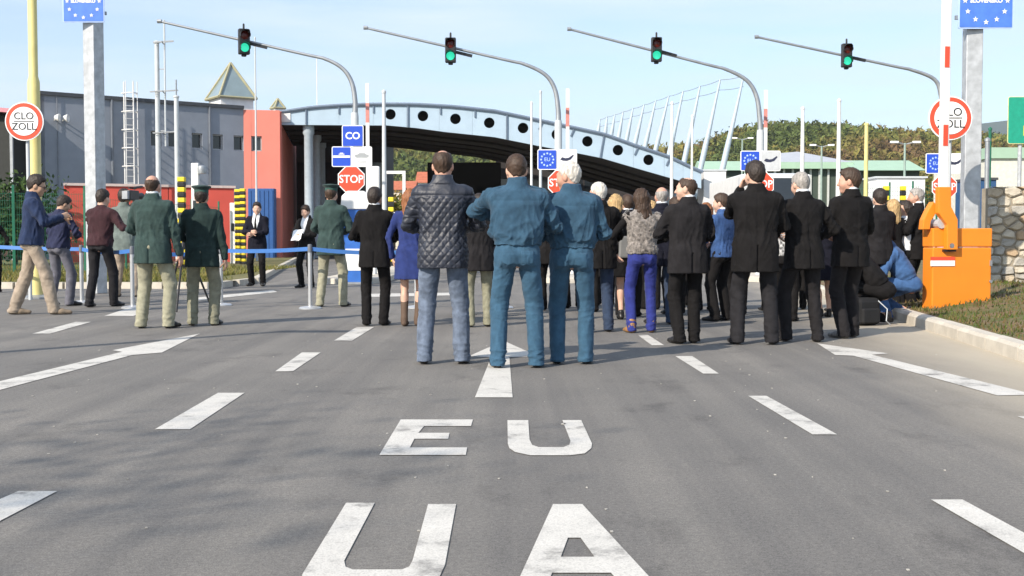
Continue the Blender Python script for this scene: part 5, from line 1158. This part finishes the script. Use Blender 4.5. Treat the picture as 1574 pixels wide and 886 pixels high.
        if pockets:
            for sg in (-1, 1):
                def pcut(P, sg=sg):
                    q = (P - pel) @ R + O0; return np.maximum(np.maximum(np.abs(q[..., 0] - sg * .078) - .052, np.abs(q[..., 2] - .905) - .058 + .25 * np.abs(q[..., 0] - sg * .078) * (q[..., 2] < .88)), q[..., 1])
                part('back_pocket', tp, trousers, cuts=[pcut], off=.0045, h=hv * .8, rel_=0, amp=.0058, fr=(10, 10, 9), wf=wl)
        if belt is not None:
            part('belt', [loft([(1.025,0,-.002,.165*lb,.118*lb),(1.065,0,0,.161*lb,.114*lb)], T, .0, 2.2)], belt, h=hv)
    # ---- shoes or boots
    for i in (0, 1):
        a = ankles[i]; fd_ = fdir[i]; base = V3(a[0], a[1], 0); z0 = a[2] - .085
        sd_ = V3(fd_[1], -fd_[0], 0)
        if len(feet[i]) > 5 and feet[i][5] == 'toe': tip = fd_ * .06 + V3(0, 0, -.10)
        sp_r = [cone(base - fd_ * .022 + V3(0, 0, .036 + z0), base + fd_ * .09 + V3(0, 0, .040 + z0), .036, .046, .02, (V3(0, 0, 1), .9)), cone(base + fd_ * .09 + V3(0, 0, .038 + z0), base + fd_ * .185 + V3(0, 0, .030 + z0), .046, .036, .03, (V3(0, 0, 1), .75)), cone(base + V3(0, 0, .06 + z0), base + V3(0, 0, .11 + z0), .044, .042, .02)]
        if boots: sp_r += [cone(a, a * (1 - boots[1]) + knees[i] * boots[1], .043, .054, .02)]
        part('boot' if boots else 'shoe', sp_r, boots[0] if boots else shoes, h=min(hv, .012), cuts=[lambda P, z0=z0: (z0 + .006) - P[..., 2]])
    # ---- upper garment
    kind, jm = jacket; ST = stn or dict(suit=STN_SUIT, short=STN_SHORT, sweater=STN_SWEAT, coat=STN_COAT, vest=STN_VEST)[kind]
    ST = [(z, a, b, c * (bulk if z < 1.47 else 1), d_ * (bulk if z < 1.47 else 1)) for z, a, b, c, d_ in ST]
    torso = loft(ST, T, .03, 2.5); sl_r = (.070, .060, .047) if kind in ('suit', 'short', 'sweater') else (.058, .048, .040)
    def arm_prims(f_=1.0, shoulder=True):
        o = []
        for i in (0, 1):
            w_ = elb[i] + (wri[i] - elb[i]) * .97; sd0 = shl[i] * .93 + up((0, -.006, 1.40)) * .07
            if shoulder: o.append(ell(sd0, (.070 * bulk, .076, .070), .055))
            o += [cone(shl[i] + (elb[i] - shl[i]) * .05, elb[i], sl_r[0] * f_, sl_r[1] * f_, .022), cone(elb[i], w_, sl_r[1] * f_ * 1.0, sl_r[2] * f_, .010)]
        return o
    jp = [torso] + (arm_prims() if sleeves is None else [ell(shl[i], (.060, .07, .062), .05) for i in (0, 1)])
    if kind == 'suit' or kind == 'coat': jp.append(loft([(1.475,0,-.020,.108,.088),(1.52,0,-.018,.083,.078),(1.552,0,-.014,.078,.075)], T, .008))
    if kind == 'short': jp.append(loft([(1.48,0,-.018,.100,.086),(1.53,0,-.016,.084,.080),(1.565,0,-.012,.080,.077)], T, .008))
    cuts = []
    if vent and kind == 'suit':
        def ventf(P):
            q = (P - pel) @ R + O0; return np.where(q[..., 1] < 0, np.minimum(.007 - np.abs(q[..., 0] - .004), np.minimum(.96 - q[..., 2], -.143 - q[..., 1])), -1.0)
        cuts.append(ventf)
    wj = lambda v: .55 + .9 * np.exp(-((v[:, 2] - 1.08) / .14) ** 2) + .6 * (np.abs(v[:, 0]) > .2)
    post = None
    def jpost(v, N):
        v = folds(v, N, seed + 57, .0018, (22, 22, 10), wj(v))
        q = (v - pel) @ R + O0; out = v
        if quilt:
            u = np.arctan2(q[:, 0], -q[:, 1]) * .185; w_ = .078; a = (u + q[:, 2]) / w_; b = (u - q[:, 2]) / w_
            dd = np.minimum(np.abs(np.sin(math.pi * a)), np.abs(np.sin(math.pi * b))); msk = np.clip((1.375 - q[:, 2]) / .01, 0, 1) * (q[:, 2] > .80)
            out = out + N * ((np.sqrt(dd) * .011 - .007) * msk)[:, None] - N * (.006 * np.exp(-((q[:, 2] - 1.38) / .008) ** 2))[:, None]
        elif kind in ('suit',):
            out = out - N * (.004 * np.exp(-(q[:, 0] / .007) ** 2) * (q[:, 1] < 0) * (q[:, 2] < 1.47))[:, None]
        elif kind == 'short':
            out = out - N * (.004 * np.exp(-((q[:, 2] - 1.37) / .008) ** 2) * (np.abs(q[:, 0]) < .2) * (q[:, 1] < 0))[:, None]
        if fur:
            r = np.random.RandomState(seed); out = out + N * ((np.sin(q @ V3(60, 20, 45) + 3 * np.sin(q @ V3(20, 9, 30))) * .006 + r.rand(len(q)) * .012))[:, None]
        return out
    nm = {'suit': 'jacket', 'short': 'jacket', 'sweater': 'sweater', 'coat': 'coat', 'vest': 'vest'}[kind]
    part(nm, jp, jm, cuts=cuts, amp=.0045 if quilt else (.0085 if kind in ('short', 'sweater') else .0060), fr=(13, 13, 6), wf=wj, post=jpost, h=hv * (.8 if quilt else 1))
    if sleeves is not None: part('sleeve', arm_prims(.9), sleeves, amp=.005)
    if collar is not None: part('shirt_collar', [loft([(1.50,0,-.014,.074,.070),(1.545,0,-.012,.068,.066),(1.575,0,-.008,.066,.065)], T, 0, 2.1)], collar, h=min(hv, .009))
    if front is not None:
        vz = front[1] if len(front) > 1 else 1.12
        def vcut(P, grow=0.0, hw=.33):
            q = (P - pel) @ R + O0; return np.maximum(np.abs(q[..., 0]) - np.clip((q[..., 2] - vz) * hw, 0, .075) - grow, np.maximum(.02 - q[..., 1], vz - q[..., 2]))
        tor2 = loft([(z, a, b, c * 1.0 + .006, d_ + .006) for z, a, b, c, d_ in ST], T, 0, 2.5)
        part('shirt_front', [tor2], front[0], cuts=[vcut], h=min(hv, .011), rel_=0)
        if tie is not None:
            tor3 = loft([(z, a, b, c + .011, d_ + .011) for z, a, b, c, d_ in ST], T, 0, 2.5)
            def tcut(P):
                q = (P - pel) @ R + O0; return np.maximum(np.abs(q[..., 0]) - .012 - np.clip(1.5 - q[..., 2], 0, .35) * .06, np.maximum(.02 - q[..., 1], np.maximum(vz - q[..., 2], q[..., 2] - 1.5)))
            part('tie', [tor3], tie, cuts=[tcut], h=min(hv, .010), rel_=0)
    if epaulettes is not None:
        for i, sg in enumerate((-1, 1)): part('epaulette', [cone(up((sg * .10, -.01, 1.488)), up((sg * .185, -.008, 1.468)), .026, .026, .0, (V3(0, 0, 1), .5))], epaulettes, h=min(hv, .010))
    # ---- hair
    st_, hcname = hair; hm = HAIR[hcname]
    hr = [E((0, -.016, .034), (.084, .104, .096), .02)]
    def hl(P): return (P - hc) @ HR_
    if st_ in ('short', 'crop', 'bald', 'thin'):
        t0 = dict(short=.017, crop=.011, bald=.006, thin=.008)[st_]; skull = E((0, -.014, .028), (.077, .098, .092), .0); nk = hp[-1]; rr_ = np.random.RandomState(seed)
        ph = rr_.rand(4) * 6
        def hairf(P):
            q = hl(P); x, y, z = q[..., 0], q[..., 1], q[..., 2]
            base = smin(skull.fn(P), nk.fn(P), .03)
            line = np.interp(y, [-.12, -.085, -.055, -.040, -.012, .012, .030, .050, .072, .11], [-.098, -.094, -.070, -.045, .014, -.012, -.005, .040, .070, .078]) + .004 * np.sin(x * 130 + ph[0]) + .003 * np.sin(y * 170 + ph[1])
            e = np.clip((z - line) / .030, 0, 1); e = e * e * (3 - 2 * e)
            t = t0 * e + (.008 if st_ == 'short' else .002) * np.clip((z - .06) / .05, 0, 1) * e - .004 * (1 - e)
            if st_ == 'bald': u = np.clip((.070 - z - np.clip(y, -.02, .1) * .5) / .022, 0, 1); t = t * u - .005 * (1 - u)
            if st_ == 'thin': u = np.clip((np.sqrt(x ** 2 + (y + .035) ** 2 + (z - .122) ** 2) - .040) / .025, 0, 1); t = t * u - .004 * (1 - u)
            return base - t
        part('hair', [Prim(hairf, hc - .125, hc + .135, 0)], hm, h=min(hv, .0085), amp=.0028, fr=(80, 80, 34), rel_=0)
    elif st_ in ('long', 'bob', 'shoulder'):
        Lg = {'long': .30, 'bob': .10, 'shoulder': .20}[st_]
        hr += [E((0, -.03, .02), (.092, .100, .10), .03), cone(hd((-.045, -.055, 0)), hd((-.05, -.075, -Lg)), .062, .045, .03), cone(hd((.045, -.055, 0)), hd((.05, -.075, -Lg)), .062, .045, .03), cone(hd((0, -.07, 0)), hd((0, -.092, -Lg - .02)), .062, .05, .03)]
        cut = lambda P: (lambda q: np.maximum(np.where(q[..., 1] > .02, .055 - q[..., 2] + .0 * q[..., 0], -1), -1))(hl(P))
        part('hair', hr, hm, h=min(hv, .010), cuts=[cut], amp=.007, fr=(75, 75, 9))
    if cap is not None:
        cm, cb_m = cap; cM = Matrix([list(HR_[i]) + [float(hc[i])] for i in range(3)] + [[0, 0, 0, 1]])
        o = MB().lathe([(.090, .050), (.0935, .075), (.098, .095), (.128, .118), (.134, .128), (.120, .140), (.06, .148), (0, .150)], 28, (0, -.012, 0), 'Z', .92, 1.1).build('cap', cm, root, smooth=True); o.matrix_local = cM
        b_ = MB().lathe([(.092, .046), (.0955, .05), (.0965, .082), (.0945, .086)], 28, (0, -.012, 0), 'Z', .92, 1.1).build('cap_band', cb_m, o, smooth=True)
        vz_ = MB(); n = 14; vs = []
        for k in range(n + 1):
            t = math.radians(25 + 130 * k / n); vs += [(.088 * math.cos(t), -.012 + .10 * math.sin(t), .055), (.09 * math.cos(t), -.012 + .10 * math.sin(t) + .055 * math.sin(t) ** 1.5, .032)]
        vz_.add(vs, [(2 * k, 2 * k + 1, 2 * k + 3, 2 * k + 2) for k in range(n)]); vo = vz_.build('peak', BLACK, o); vo.modifiers.new('thickness', 'SOLIDIFY').thickness = .004
    if glasses:
        cM = Matrix([list(HR_[i]) + [float(hc[i])] for i in range(3)] + [[0, 0, 0, 1]]); gb_ = MB()
        for sg in (-1, 1): gb_.box((sg * .033, .104, .003), (.050, .006, .034)); gb_.bar((sg * .058, .102, .008), (sg * .080, .0, .004), .005)
        gb_.box((0, .106, .008), (.02, .005, .006)); o = gb_.build('glasses', BLACK, root); o.matrix_local = cM
    J = dict(root=root, wri=wri, elb=elb, shl=shl, hc=hc, pel=pel, s=s, g=g, yaw=math.radians(yaw), R=R, up=up)
    return J
def wpt(J, p):      # local figure point -> world
    c, s_ = math.cos(J['yaw']), math.sin(J['yaw']); p = np.array(p) * J['s']; return Vector((J['g'].x + c * p[0] - s_ * p[1], J['g'].y + s_ * p[0] + c * p[1], p[2]))
# ---- cloth colours
CB = cloth('black_suit', (0.0105, 0.0098, 0.0102)); CB2 = cloth('charcoal_suit', (0.017, 0.016, 0.0175)); CB3 = cloth('dark_navy_suit', (0.010, 0.0105, 0.018)); CDT = cloth('dark_grey_trousers', (0.020, 0.0195, 0.022))
CG = cloth('officer_green', (0.031, 0.056, 0.052)); CGD = cloth('officer_dark_green', (0.021, 0.037, 0.035)); CK = cloth('khaki_trousers', (0.30, 0.29, 0.21)); CK2 = cloth('olive_khaki_trousers', (0.22, 0.215, 0.155))
CU = cloth('uniform_blue', (0.030, 0.074, 0.122)); CUT = cloth('uniform_blue_trousers', (0.036, 0.090, 0.148)); CNV = cloth('navy_jacket', (0.017, 0.030, 0.075)); CNV2 = cloth('navy_sweater', (0.020, 0.024, 0.058))
CBG = cloth('beige_trousers', (0.33, 0.27, 0.21)); CGR = cloth('grey_trousers', (0.125, 0.125, 0.15)); CMR = cloth('maroon_sweater', (0.040, 0.016, 0.020)); CJN = cloth('washed_jeans', (0.115, 0.145, 0.20), 0.28); CDJ = cloth('dark_jeans', (0.028, 0.045, 0.085)); CDM = cloth('denim_blue', (0.045, 0.105, 0.24))
CRB = cloth('royal_blue_trousers', (0.024, 0.034, 0.19)); CBC = cloth('blue_coat', (0.020, 0.034, 0.135)); CBJ = cloth('bright_blue_jacket', (0.034, 0.078, 0.20)); CSG = cloth('sage_jacket', (0.13, 0.16, 0.15)); CWS = cloth('white_shirt', (0.70, 0.72, 0.74), 0.05)
QUI = mat('quilted_nylon', (0.019, 0.023, 0.036), 0.5, 0, 0.2, 14, 0.15, 120, spec=0.5)
FUR = mat('mottled_fur', (0.20, 0.18, 0.165), 0.95, 0, 0.75, 26, 0.9, 120, detail=8, sheen=0.3); FURP = mat('pale_fur', (0.34, 0.34, 0.32), 0.95, 0, 0.35, 24, 0.9, 120, sheen=0.3)
TANB = mat('tan_boot_leather', (0.28, 0.15, 0.06), 0.55); BRB = mat('brown_boot_suede', (0.10, 0.065, 0.045), 0.8); BRS = mat('brown_shoe_leather', (0.10, 0.06, 0.035), 0.5); SUEDE = mat('tan_suede', (0.22, 0.17, 0.12), 0.8)
BELT = mat('belt_leather', (0.015, 0.014, 0.014), 0.45); CAPB = cloth('cap_band_green', (0.035, 0.085, 0.07))
PTN = mat('patterned_blouse', (0.30, 0.30, 0.30), 0.8, 0, 0.98, 22, detail=1)
DOWN_L, DOWN_R = (-.30, .06, .86), (.30, .06, .86)
WIDE = ((-.19, 0, 14), (.19, 0, -14))
# ---- front group
J13 = person('man in quilted navy jacket and washed grey blue jeans, seen from behind', 681, 560, 231, 0, ('suit', QUI), CJN, ('thin', 'brown'), 'ruddy', feet=((-.155, 0, 8), (.155, .02, -8)), quilt=True, vent=False, stn=[(.79,0,-.004,.200,.142),(.90,0,-.006,.205,.148)] + STN_SUIT[2:], bulk=1.03, head=(0, 6), legbulk=1.05, lh=(-.12, .27, 1.1), rh=(.12, .27, 1.12))
J14 = person('officer in blue two piece uniform with brown hair, one elbow raised', 795, 566, 237, 2, ('short', CU), CUT, ('crop', 'brown'), 'fair', feet=((-.16, .0, 10), (.16, .03, -12)), lh=(-.12, .33, 1.24), rh=(.14, .26, 1.2), lp=(-1, -.15, .10), rp=(1, -.6, -.6), head=(6, 14), bulk=1.09, belt=CUT, pockets=True, epaulettes=CU, legbulk=1.06)
J15 = person('grey haired officer in blue two piece uniform, head turned aside', 878, 560, 249, -3, ('short', CU), CUT, ('crop', 'white'), 'ruddy', feet=((-.12, 0, 8), (.125, .02, -10)), head=(62, 8), lh=(-.10, .27, 1.12), rh=(.10, .26, 1.12), bulk=1.06, belt=CUT, pockets=True, epaulettes=CU, legbulk=1.06)
# ---- officers and press on the left
person('bald officer in green jacket and khaki trousers', 237, 505, 270, -4, ('suit', CG), CK, ('bald', 'brown'), 'ruddy', feet=((-.16, 0, 10), (.165, .0, -18)), lh=(-.12, .24, 1.05), rh=(.29, .05, .85), rp=(1, -1, 0), collar=CWS, bulk=1.04, legbulk=1.08)
person('officer in green peaked cap, dark green jacket and olive trousers', 311, 501, 288, 6, ('suit', CGD), CK2, ('crop', 'dark'), 'tan', feet=((-.12, 0, 14), (.135, .03, -20)), lh=(-.12, .25, 1.06), rh=(.29, .02, .84), rp=(1, -1, 0), cap=(CG, CAPB), bulk=1.06, legbulk=1.06)
person('officer in green cap and jacket with pale khaki trousers behind the blue tape', 510, 472, 286, -10, ('suit', CG), CK, ('crop', 'brown'), 'fair', feet=((-.17, -.05, 10), (.15, .05, -10)), cap=(CG, CAPB), lean=2)
person('walking man in navy jacket, beige trousers and dark glasses', 52, 484, 268, -72, ('suit', CNV), CBG, ('short', 'dark'), 'tan', feet=((-.09, -.25, 0), (.09, .24, 0)), lh=(-.06, .36, 1.20), rh=(.10, .34, 1.22), lp=(-1, -1, -.6), rp=(1, -1, -.6), stn=[(.88,0,-.014,.198,.158)] + STN_SUIT[2:], vent=False, glasses=True, shoes=SUEDE, head=(-4, 14), lean=3)
person('dark haired man in navy sweater and grey trousers, looking down', 89, 471, 300, -28, ('sweater', CNV2), CGR, ('short', 'dark'), 'tan', feet=((-.12, -.05, 10), (.14, .10, -16)), head=(-18, 24), lean=5, lh=(-.08, .30, 1.14), rh=(.12, .33, 1.12))
person('man in dark maroon sweater and dark grey trousers, arm stretched out', 156, 472, 292, -14, ('sweater', CMR), CDT, ('short', 'dark'), 'fair', feet=((-.11, -.16, 10), (.13, .12, -12)), head=(-8, 4), rh=(.52, .22, 1.16), rp=(.4, -.8, -1), lh=(-.10, .24, 1.42), lp=(-1, -.4, -.6), lean=6)
J5 = person('cameraman in sage jacket and beige trousers beside the bald officer', 192, 457, 292, -8, ('suit', CSG), CBG, ('short', 'dark'), 'tan', feet=((-.15, 0, 10), (.15, .04, -10)), rh=(.16, .28, 1.50), rp=(1, -.2, -1), lh=(-.08, .34, 1.46), lp=(-1, 0, -1), head=(-6, 0), vent=False)
person('person in black coat at the edge of the crowd beside the walking man', -12, 450, 326, 20, ('coat', CB), CB, ('short', 'dark'), 'tan', rh=(.30, .12, .92))
person('man in black suit and white shirt standing by the striped posts, facing this way', 396, 440, 312, 176, ('suit', CB3), CB, ('short', 'dark'), 'fair', front=(CWS,), tie=CB, collar=CWS, lh=(-.02, .26, 1.10), rh=(.05, .27, 1.14), bulk=.97, head=(10, 8))
J9 = person('man in black suit holding white papers behind the tape, facing this way', 472, 443, 316, 158, ('suit', CB), CB, ('short', 'brown'), 'fair', front=(CWS,), collar=CWS, lh=(-.05, .28, 1.10), rh=(.08, .28, 1.12), bulk=.98, head=(0, 20))
person('man in plain black suit beside the woman in the blue coat', 576, 501, 290, 2, ('suit', CB), CB, ('short', 'dark'), 'tan', feet=((-.10, 0, 12), (.11, .02, -16)), head=(-14, 2), collar=CWS)
person('long haired woman in blue coat and brown boots', 631, 502, 291, -6, ('coat', CBC), None, ('long', 'auburn'), 'fair', legs='bare', feet=((-.08, 0, 6), (.08, .06, -6)), boots=(BRB, .80), lh=(-.24, .05, .88), rh=(.12, .24, 1.05), lp=(-1, -.6, 0), bulk=.98)
person('man in dark suit jacket and olive trousers, mostly hidden behind the quilted jacket', 737, 503, 300, 12, ('suit', CB2), CK2, ('short', 'dark'), 'tan', feet=((-.12, 0, 10), (.12, .03, -10)))
# ---- crowd in the middle
person('white haired man in black coat and navy trousers behind the grey haired officer', 921, 511, 281, 14, ('suit', CB), CDJ, ('crop', 'white'), 'ruddy', feet=((-.12, 0, 10), (.13, .03, -10)), head=(30, 5))
J17 = person('fair haired woman in black dress with bare calves and grey shoulder bag', 945, 492, 299, 10, ('coat', CB), None, ('bob', 'blonde'), 'fair', legs='bare', feet=((-.08, 0, 6), (.10, .03, -6)), stn=STN_COAT, bulk=1.04, head=(-25, 5))
person('brown haired man in dark suit behind the fur vest woman', 965, 487, 301, -12, ('suit', CB3), CB, ('short', 'brown'), 'tan', collar=CWS, head=(25, 6))
person('woman in mottled fur vest and royal blue trousers', 987, 512, 290, 6, ('vest', FUR), CRB, ('shoulder', 'brown'), 'fair', feet=((-.125, 0, 14), (.12, .03, -14)), fur=True, sleeves=CB, boots=(TANB, .16), lh=(-.30, .12, .98), rh=(.14, .26, 1.08), lp=(-1, -.6, -.3), bulk=1.03, legbulk=.92, tilt=-6)
person('balding man in navy jacket and dark jeans behind the fur vest woman', 1016, 499, 288, 4, ('suit', CB3), CDJ, ('bald', 'grey'), 'ruddy', collar=CWS)
person('balding man in charcoal suit, head in profile', 1057, 529, 273, 12, ('suit', CB2), CB, ('thin', 'brown'), 'fair', head=(58, 2), feet=((-.085, 0, 14), (.09, .05, -14)), collar=CWS, lh=(-.06, .30, 1.16), lp=(-1, -.4, -.4), bulk=1.05)
person('brown haired person in bright blue jacket and black trousers', 1109, 494, 299, 42, ('suit', CBJ), CB, ('short', 'brown'), 'fair', head=(20, 8), collar=CWS, bulk=.96, vent=False, lh=(-.06, .28, 1.12), stn=[(.88,0,-.014,.195,.158)] + STN_SUIT[2:])
J23 = person('dark haired man in long black suit jacket standing with feet wide apart', 1160, 530, 250, -4, ('suit', CB), CDT, ('short', 'dark'), 'fair', head=(22, 6), feet=((-.165, 0, 14), (.165, .0, -14)), lh=(-.13, .17, 1.50), lp=(-.4, .3, -1), stn=[(.70,0,-.005,.212,.152)] + STN_SUIT[1:], rh=(.10, .27, 1.14), bulk=1.07, legbulk=1.04)
person('grey haired man in black suit with one knee bent', 1238, 526, 264, 14, ('suit', CB), CB2, ('crop', 'grey'), 'fair', head=(8, 10), feet=((-.16, .12, 20), (.13, -.03, -14)), collar=CWS, lean=4, lh=(-.16, .34, 1.12), rh=(.20, .24, 1.05), bulk=1.03, shoes=mat('two_tone_shoe', (0.10, 0.095, 0.09), 0.4, var=.8, scale=30))
person('tall brown haired man in black suit turned in profile', 1306, 520, 261, 20, ('suit', CB), CB2, ('short', 'brown'), 'ruddy', head=(52, 4), feet=((-.09, -.04, 14), (.09, .06, -10)), collar=CWS, bulk=1.0, shoes=_M['two_tone_shoe'])
person('person in patterned blouse and black trousers standing between the suited men', 1206, 494, 312, -20, ('vest', PTN), CB, ('short', 'dark'), 'fair', sleeves=PTN, bulk=.98)
person('woman in dark skirt with bare calves, half hidden behind the grey haired man', 1268, 488, 322, 10, ('coat', CB3), None, ('bob', 'brown'), 'fair', legs='bare', feet=((-.07, 0, 6), (.08, .02, -6)))
person('dark haired man in brown black coat behind the tall man in profile', 1350, 492, 292, 24, ('suit', CB2), CB, ('short', 'dark'), 'fair', head=(-20, 6))
person('fair haired woman in black jacket beside the kneeling man', 1370, 481, 307, 16, ('coat', CB), CB, ('shoulder', 'blonde'), 'fair', stn=[(.88,0,-.014,.19,.158)] + STN_COAT[2:])
person('dark haired woman in pale top facing the crowd', 1390, 480, 309, 60, ('vest', CWS), CB, ('bob', 'dark'), 'fair', sleeves=CB, head=(10, 4))
person('grey haired man in black suit beside the orange barrier housing', 1407, 480, 290, 58, ('suit', CB), CB, ('crop', 'grey'), 'ruddy', head=(14, 4), collar=CWS, front=(CWS,), lh=(-.1, .25, 1.1))
# ---- crouching photographers
person('crouching photographer in black bending over a black bag', 1343, 499, 385, 70, ('suit', CB), CB, ('short', 'dark'), 'tan', height=1.76, pelvis=(0, -.10, .42), lean=38, feet=((-.14, .16, 6), (.14, -.16, -4, .10, (.2, 1, -.2))), head=(10, 20), lh=(-.14, .42, .52), rh=(.14, .42, .50), vent=False, stn=STN_SHORT)
person('ginger haired man crouching in blue denim jacket and jeans', 1383, 491, 375, 74, ('suit', CDM), CDM, ('crop', 'ginger'), 'ruddy', height=1.76, pelvis=(0, -.12, .46), lean=30, feet=((-.15, .15, 6), (.15, -.12, -4, .10, (.2, 1, -.2))), head=(6, 22), lh=(-.14, .42, .62), rh=(.14, .42, .60), vent=False, stn=STN_SHORT)
# a few more heads deep in the crowd
DEEP = [(905, 480, 306, 'behind the white haired man', 'dark', CB, 0), (1038, 484, 305, 'behind the balding suited man in profile', 'brown', CB2, 10), (760, 486, 312, 'behind the brown haired blue officer', 'dark', CB3, -8),
 (1085, 478, 312, 'beside the bright blue jacket', 'auburn', CB, 15), (1330, 478, 305, 'behind the tall man in profile', 'grey', CB3, 20), (712, 484, 310, 'behind the quilted jacket', 'brown', CB2, 4), (882, 474, 309, 'behind the grey haired blue officer', 'brown', CB2, 8),
 (930, 470, 311, 'behind the fair haired woman with shoulder bag', 'grey', CB, -6), (1000, 476, 309, 'behind the woman in fur vest', 'blonde', CB3, 5), (1132, 484, 311, 'beside the wide standing man', 'dark', CB, -10),
 (1188, 478, 316, 'beside the person in patterned blouse', 'brown', CB2, 12), (1225, 476, 314, 'behind the grey haired man with bent knee', 'dark', CB, -5), (1288, 480, 312, 'beside the tall man in profile', 'brown', CB, 9), (1064, 470, 315, 'far behind the balding man in profile', 'white', CB3, -4), (846, 478, 310, 'between the two blue uniformed officers', 'dark', CB, 6)]
for k, (fx_, fy_, tp, lab, hc_, jm, yw) in enumerate(DEEP):
    person(('dark suited ' + ('woman' if k in (3, 8) else 'man') + ' with ' + hc_ + ' hair ' + lab), fx_, fy_, tp, yw, ('suit', jm), CB, ('shoulder' if k in (3, 8) else 'short', hc_), 'fair', collar=CWS, feet=((-.085 - .01 * (k % 4), .02 * (k % 3), 12), (.09, -.02 * (k % 3), -12)), head=((k * 37) % 50 - 25, (k * 7) % 12), bulk=.95 + .03 * (k % 4))

# ================================================================== THINGS HELD OR CARRIED
# papers
p = wpt(J9, (J9['wri'][0] + J9['wri'][1]) / 2 + V3(0, .07, .01)); r = empty('paper_sheets', p, J9['yaw'], 'white papers in the hands of the black suited man behind the tape', 'paper'); 
for k in range(3): o = MB().box((0, 0, k * .004), (.21, .297, .002)).build('sheet', SIGNWHITE, r); o.rotation_euler = (-.9 + .06 * k, .08 * k, .1 * k)
# shoulder video camera
p = wpt(J5, (.13, .06, 1.66)); r = empty('video_camera', p, J5['yaw'], 'black shoulder video camera carried by the cameraman in sage jacket', 'camera')
MB().box((0, -.05, 0), (.13, .36, .18)).build('body', BLACK, r, bevel=.015); MB().lathe([(.045, .12), (.05, .2), (.06, .3), (.065, .34), (.05, .345), (.045, .32), (0, .31)], 16, (0, 0, 0), 'Y').build('lens', BLACK, r, smooth=True)
MB().bar((0, -.15, .13), (0, .12, .13), .03).build('handle', BLACK, r); MB().box((-.12, .1, .03), (.1, .12, .07)).build('viewfinder', BLACK, r, bevel=.01); MB().tube([(.06, -.05, .14), (.06, .25, .17)], .02, 10).build('microphone', BLACK, r); MB().box((0, -.27, 0), (.1, .09, .14)).build('battery', DGALV, r)
# shoulder bag
p = wpt(J17, (.16, -.12, 1.04)); r = empty('shoulder_bag', p, J17['yaw'], 'grey leather shoulder bag on the fair haired woman in black dress', 'bag')
MB().prism([(-.14, -.05, -.16), (.14, -.05, -.16), (.12, -.05, .12), (-.12, -.05, .12)], (0, .10, 0)).build('body', mat('grey_bag_leather', (.17, .17, .165), .5), r, bevel=.02); MB().tube([(-.1, 0, .1), (-.05, .04, .4), (0, .08, .46), (.05, .04, .4), (.1, 0, .1)], .012, 6).build('strap', _M['grey_bag_leather'], r)
# camera bag on the ground
g = gnd(1326, 500); r = empty('camera_bag', g, 0.4, 'black camera bag on the asphalt beside the crouching photographer', 'bag')
MB().box((0, 0, .17), (.34, .26, .33)).build('body', mat('black_nylon', (.012, .012, .013), .8, bump=.3), r, bevel=.05); MB().box((0, -.14, .12), (.26, .06, .18)).build('pocket', _M['black_nylon'], r, bevel=.02); MB().tube([(-.14, 0, .33), (-.08, -.02, .45), (.08, -.02, .45), (.14, 0, .33)], .014, 6).build('handle', _M['black_nylon'], r)
MB().tube([(.12, -.13, .3), (.2, -.2, .2), (.17, -.22, .06), (.25, -.2, .01)], .007, 6).build('strap', PGREY, r)
# camera tripod beside the officers
g = gnd(284, 478); r = empty('camera_tripod', g, 0, 'black camera tripod between the two officers in green', 'tripod')
for k in range(3): a = 2.1 * k + .5; MB().tube([(math.cos(a) * .4, math.sin(a) * .4, .01), (0, 0, 1.05)], [.014, .02], 8).build('leg', BLACK, r)
MB().tube([(0, 0, .95), (0, 0, 1.3)], .022, 8).build('column', BLACK, r); MB().box((0, 0, 1.36), (.12, .14, .12)).build('head', BLACK, r, bevel=.02)
# thin autumn air over the whole place
hz = MB().box((600, 2900, 225), (9000, 7000, 455)).build('haze', None)
tag(hz, 'thin pale air that softens the far hills', 'haze', kind='stuff')
hm_ = bpy.data.materials.new('haze'); hm_.use_nodes = True; hn = hm_.node_tree; hn.nodes.clear()
ho = hn.nodes.new('ShaderNodeOutputMaterial'); pv = hn.nodes.new('ShaderNodeVolumePrincipled')
pv.inputs['Color'].default_value = (0.86, 0.92, 1.0, 1); pv.inputs['Density'].default_value = 0.00011; pv.inputs['Anisotropy'].default_value = 0.2
hn.links.new(pv.outputs[0], ho.inputs['Volume']); hz.data.materials.append(hm_)
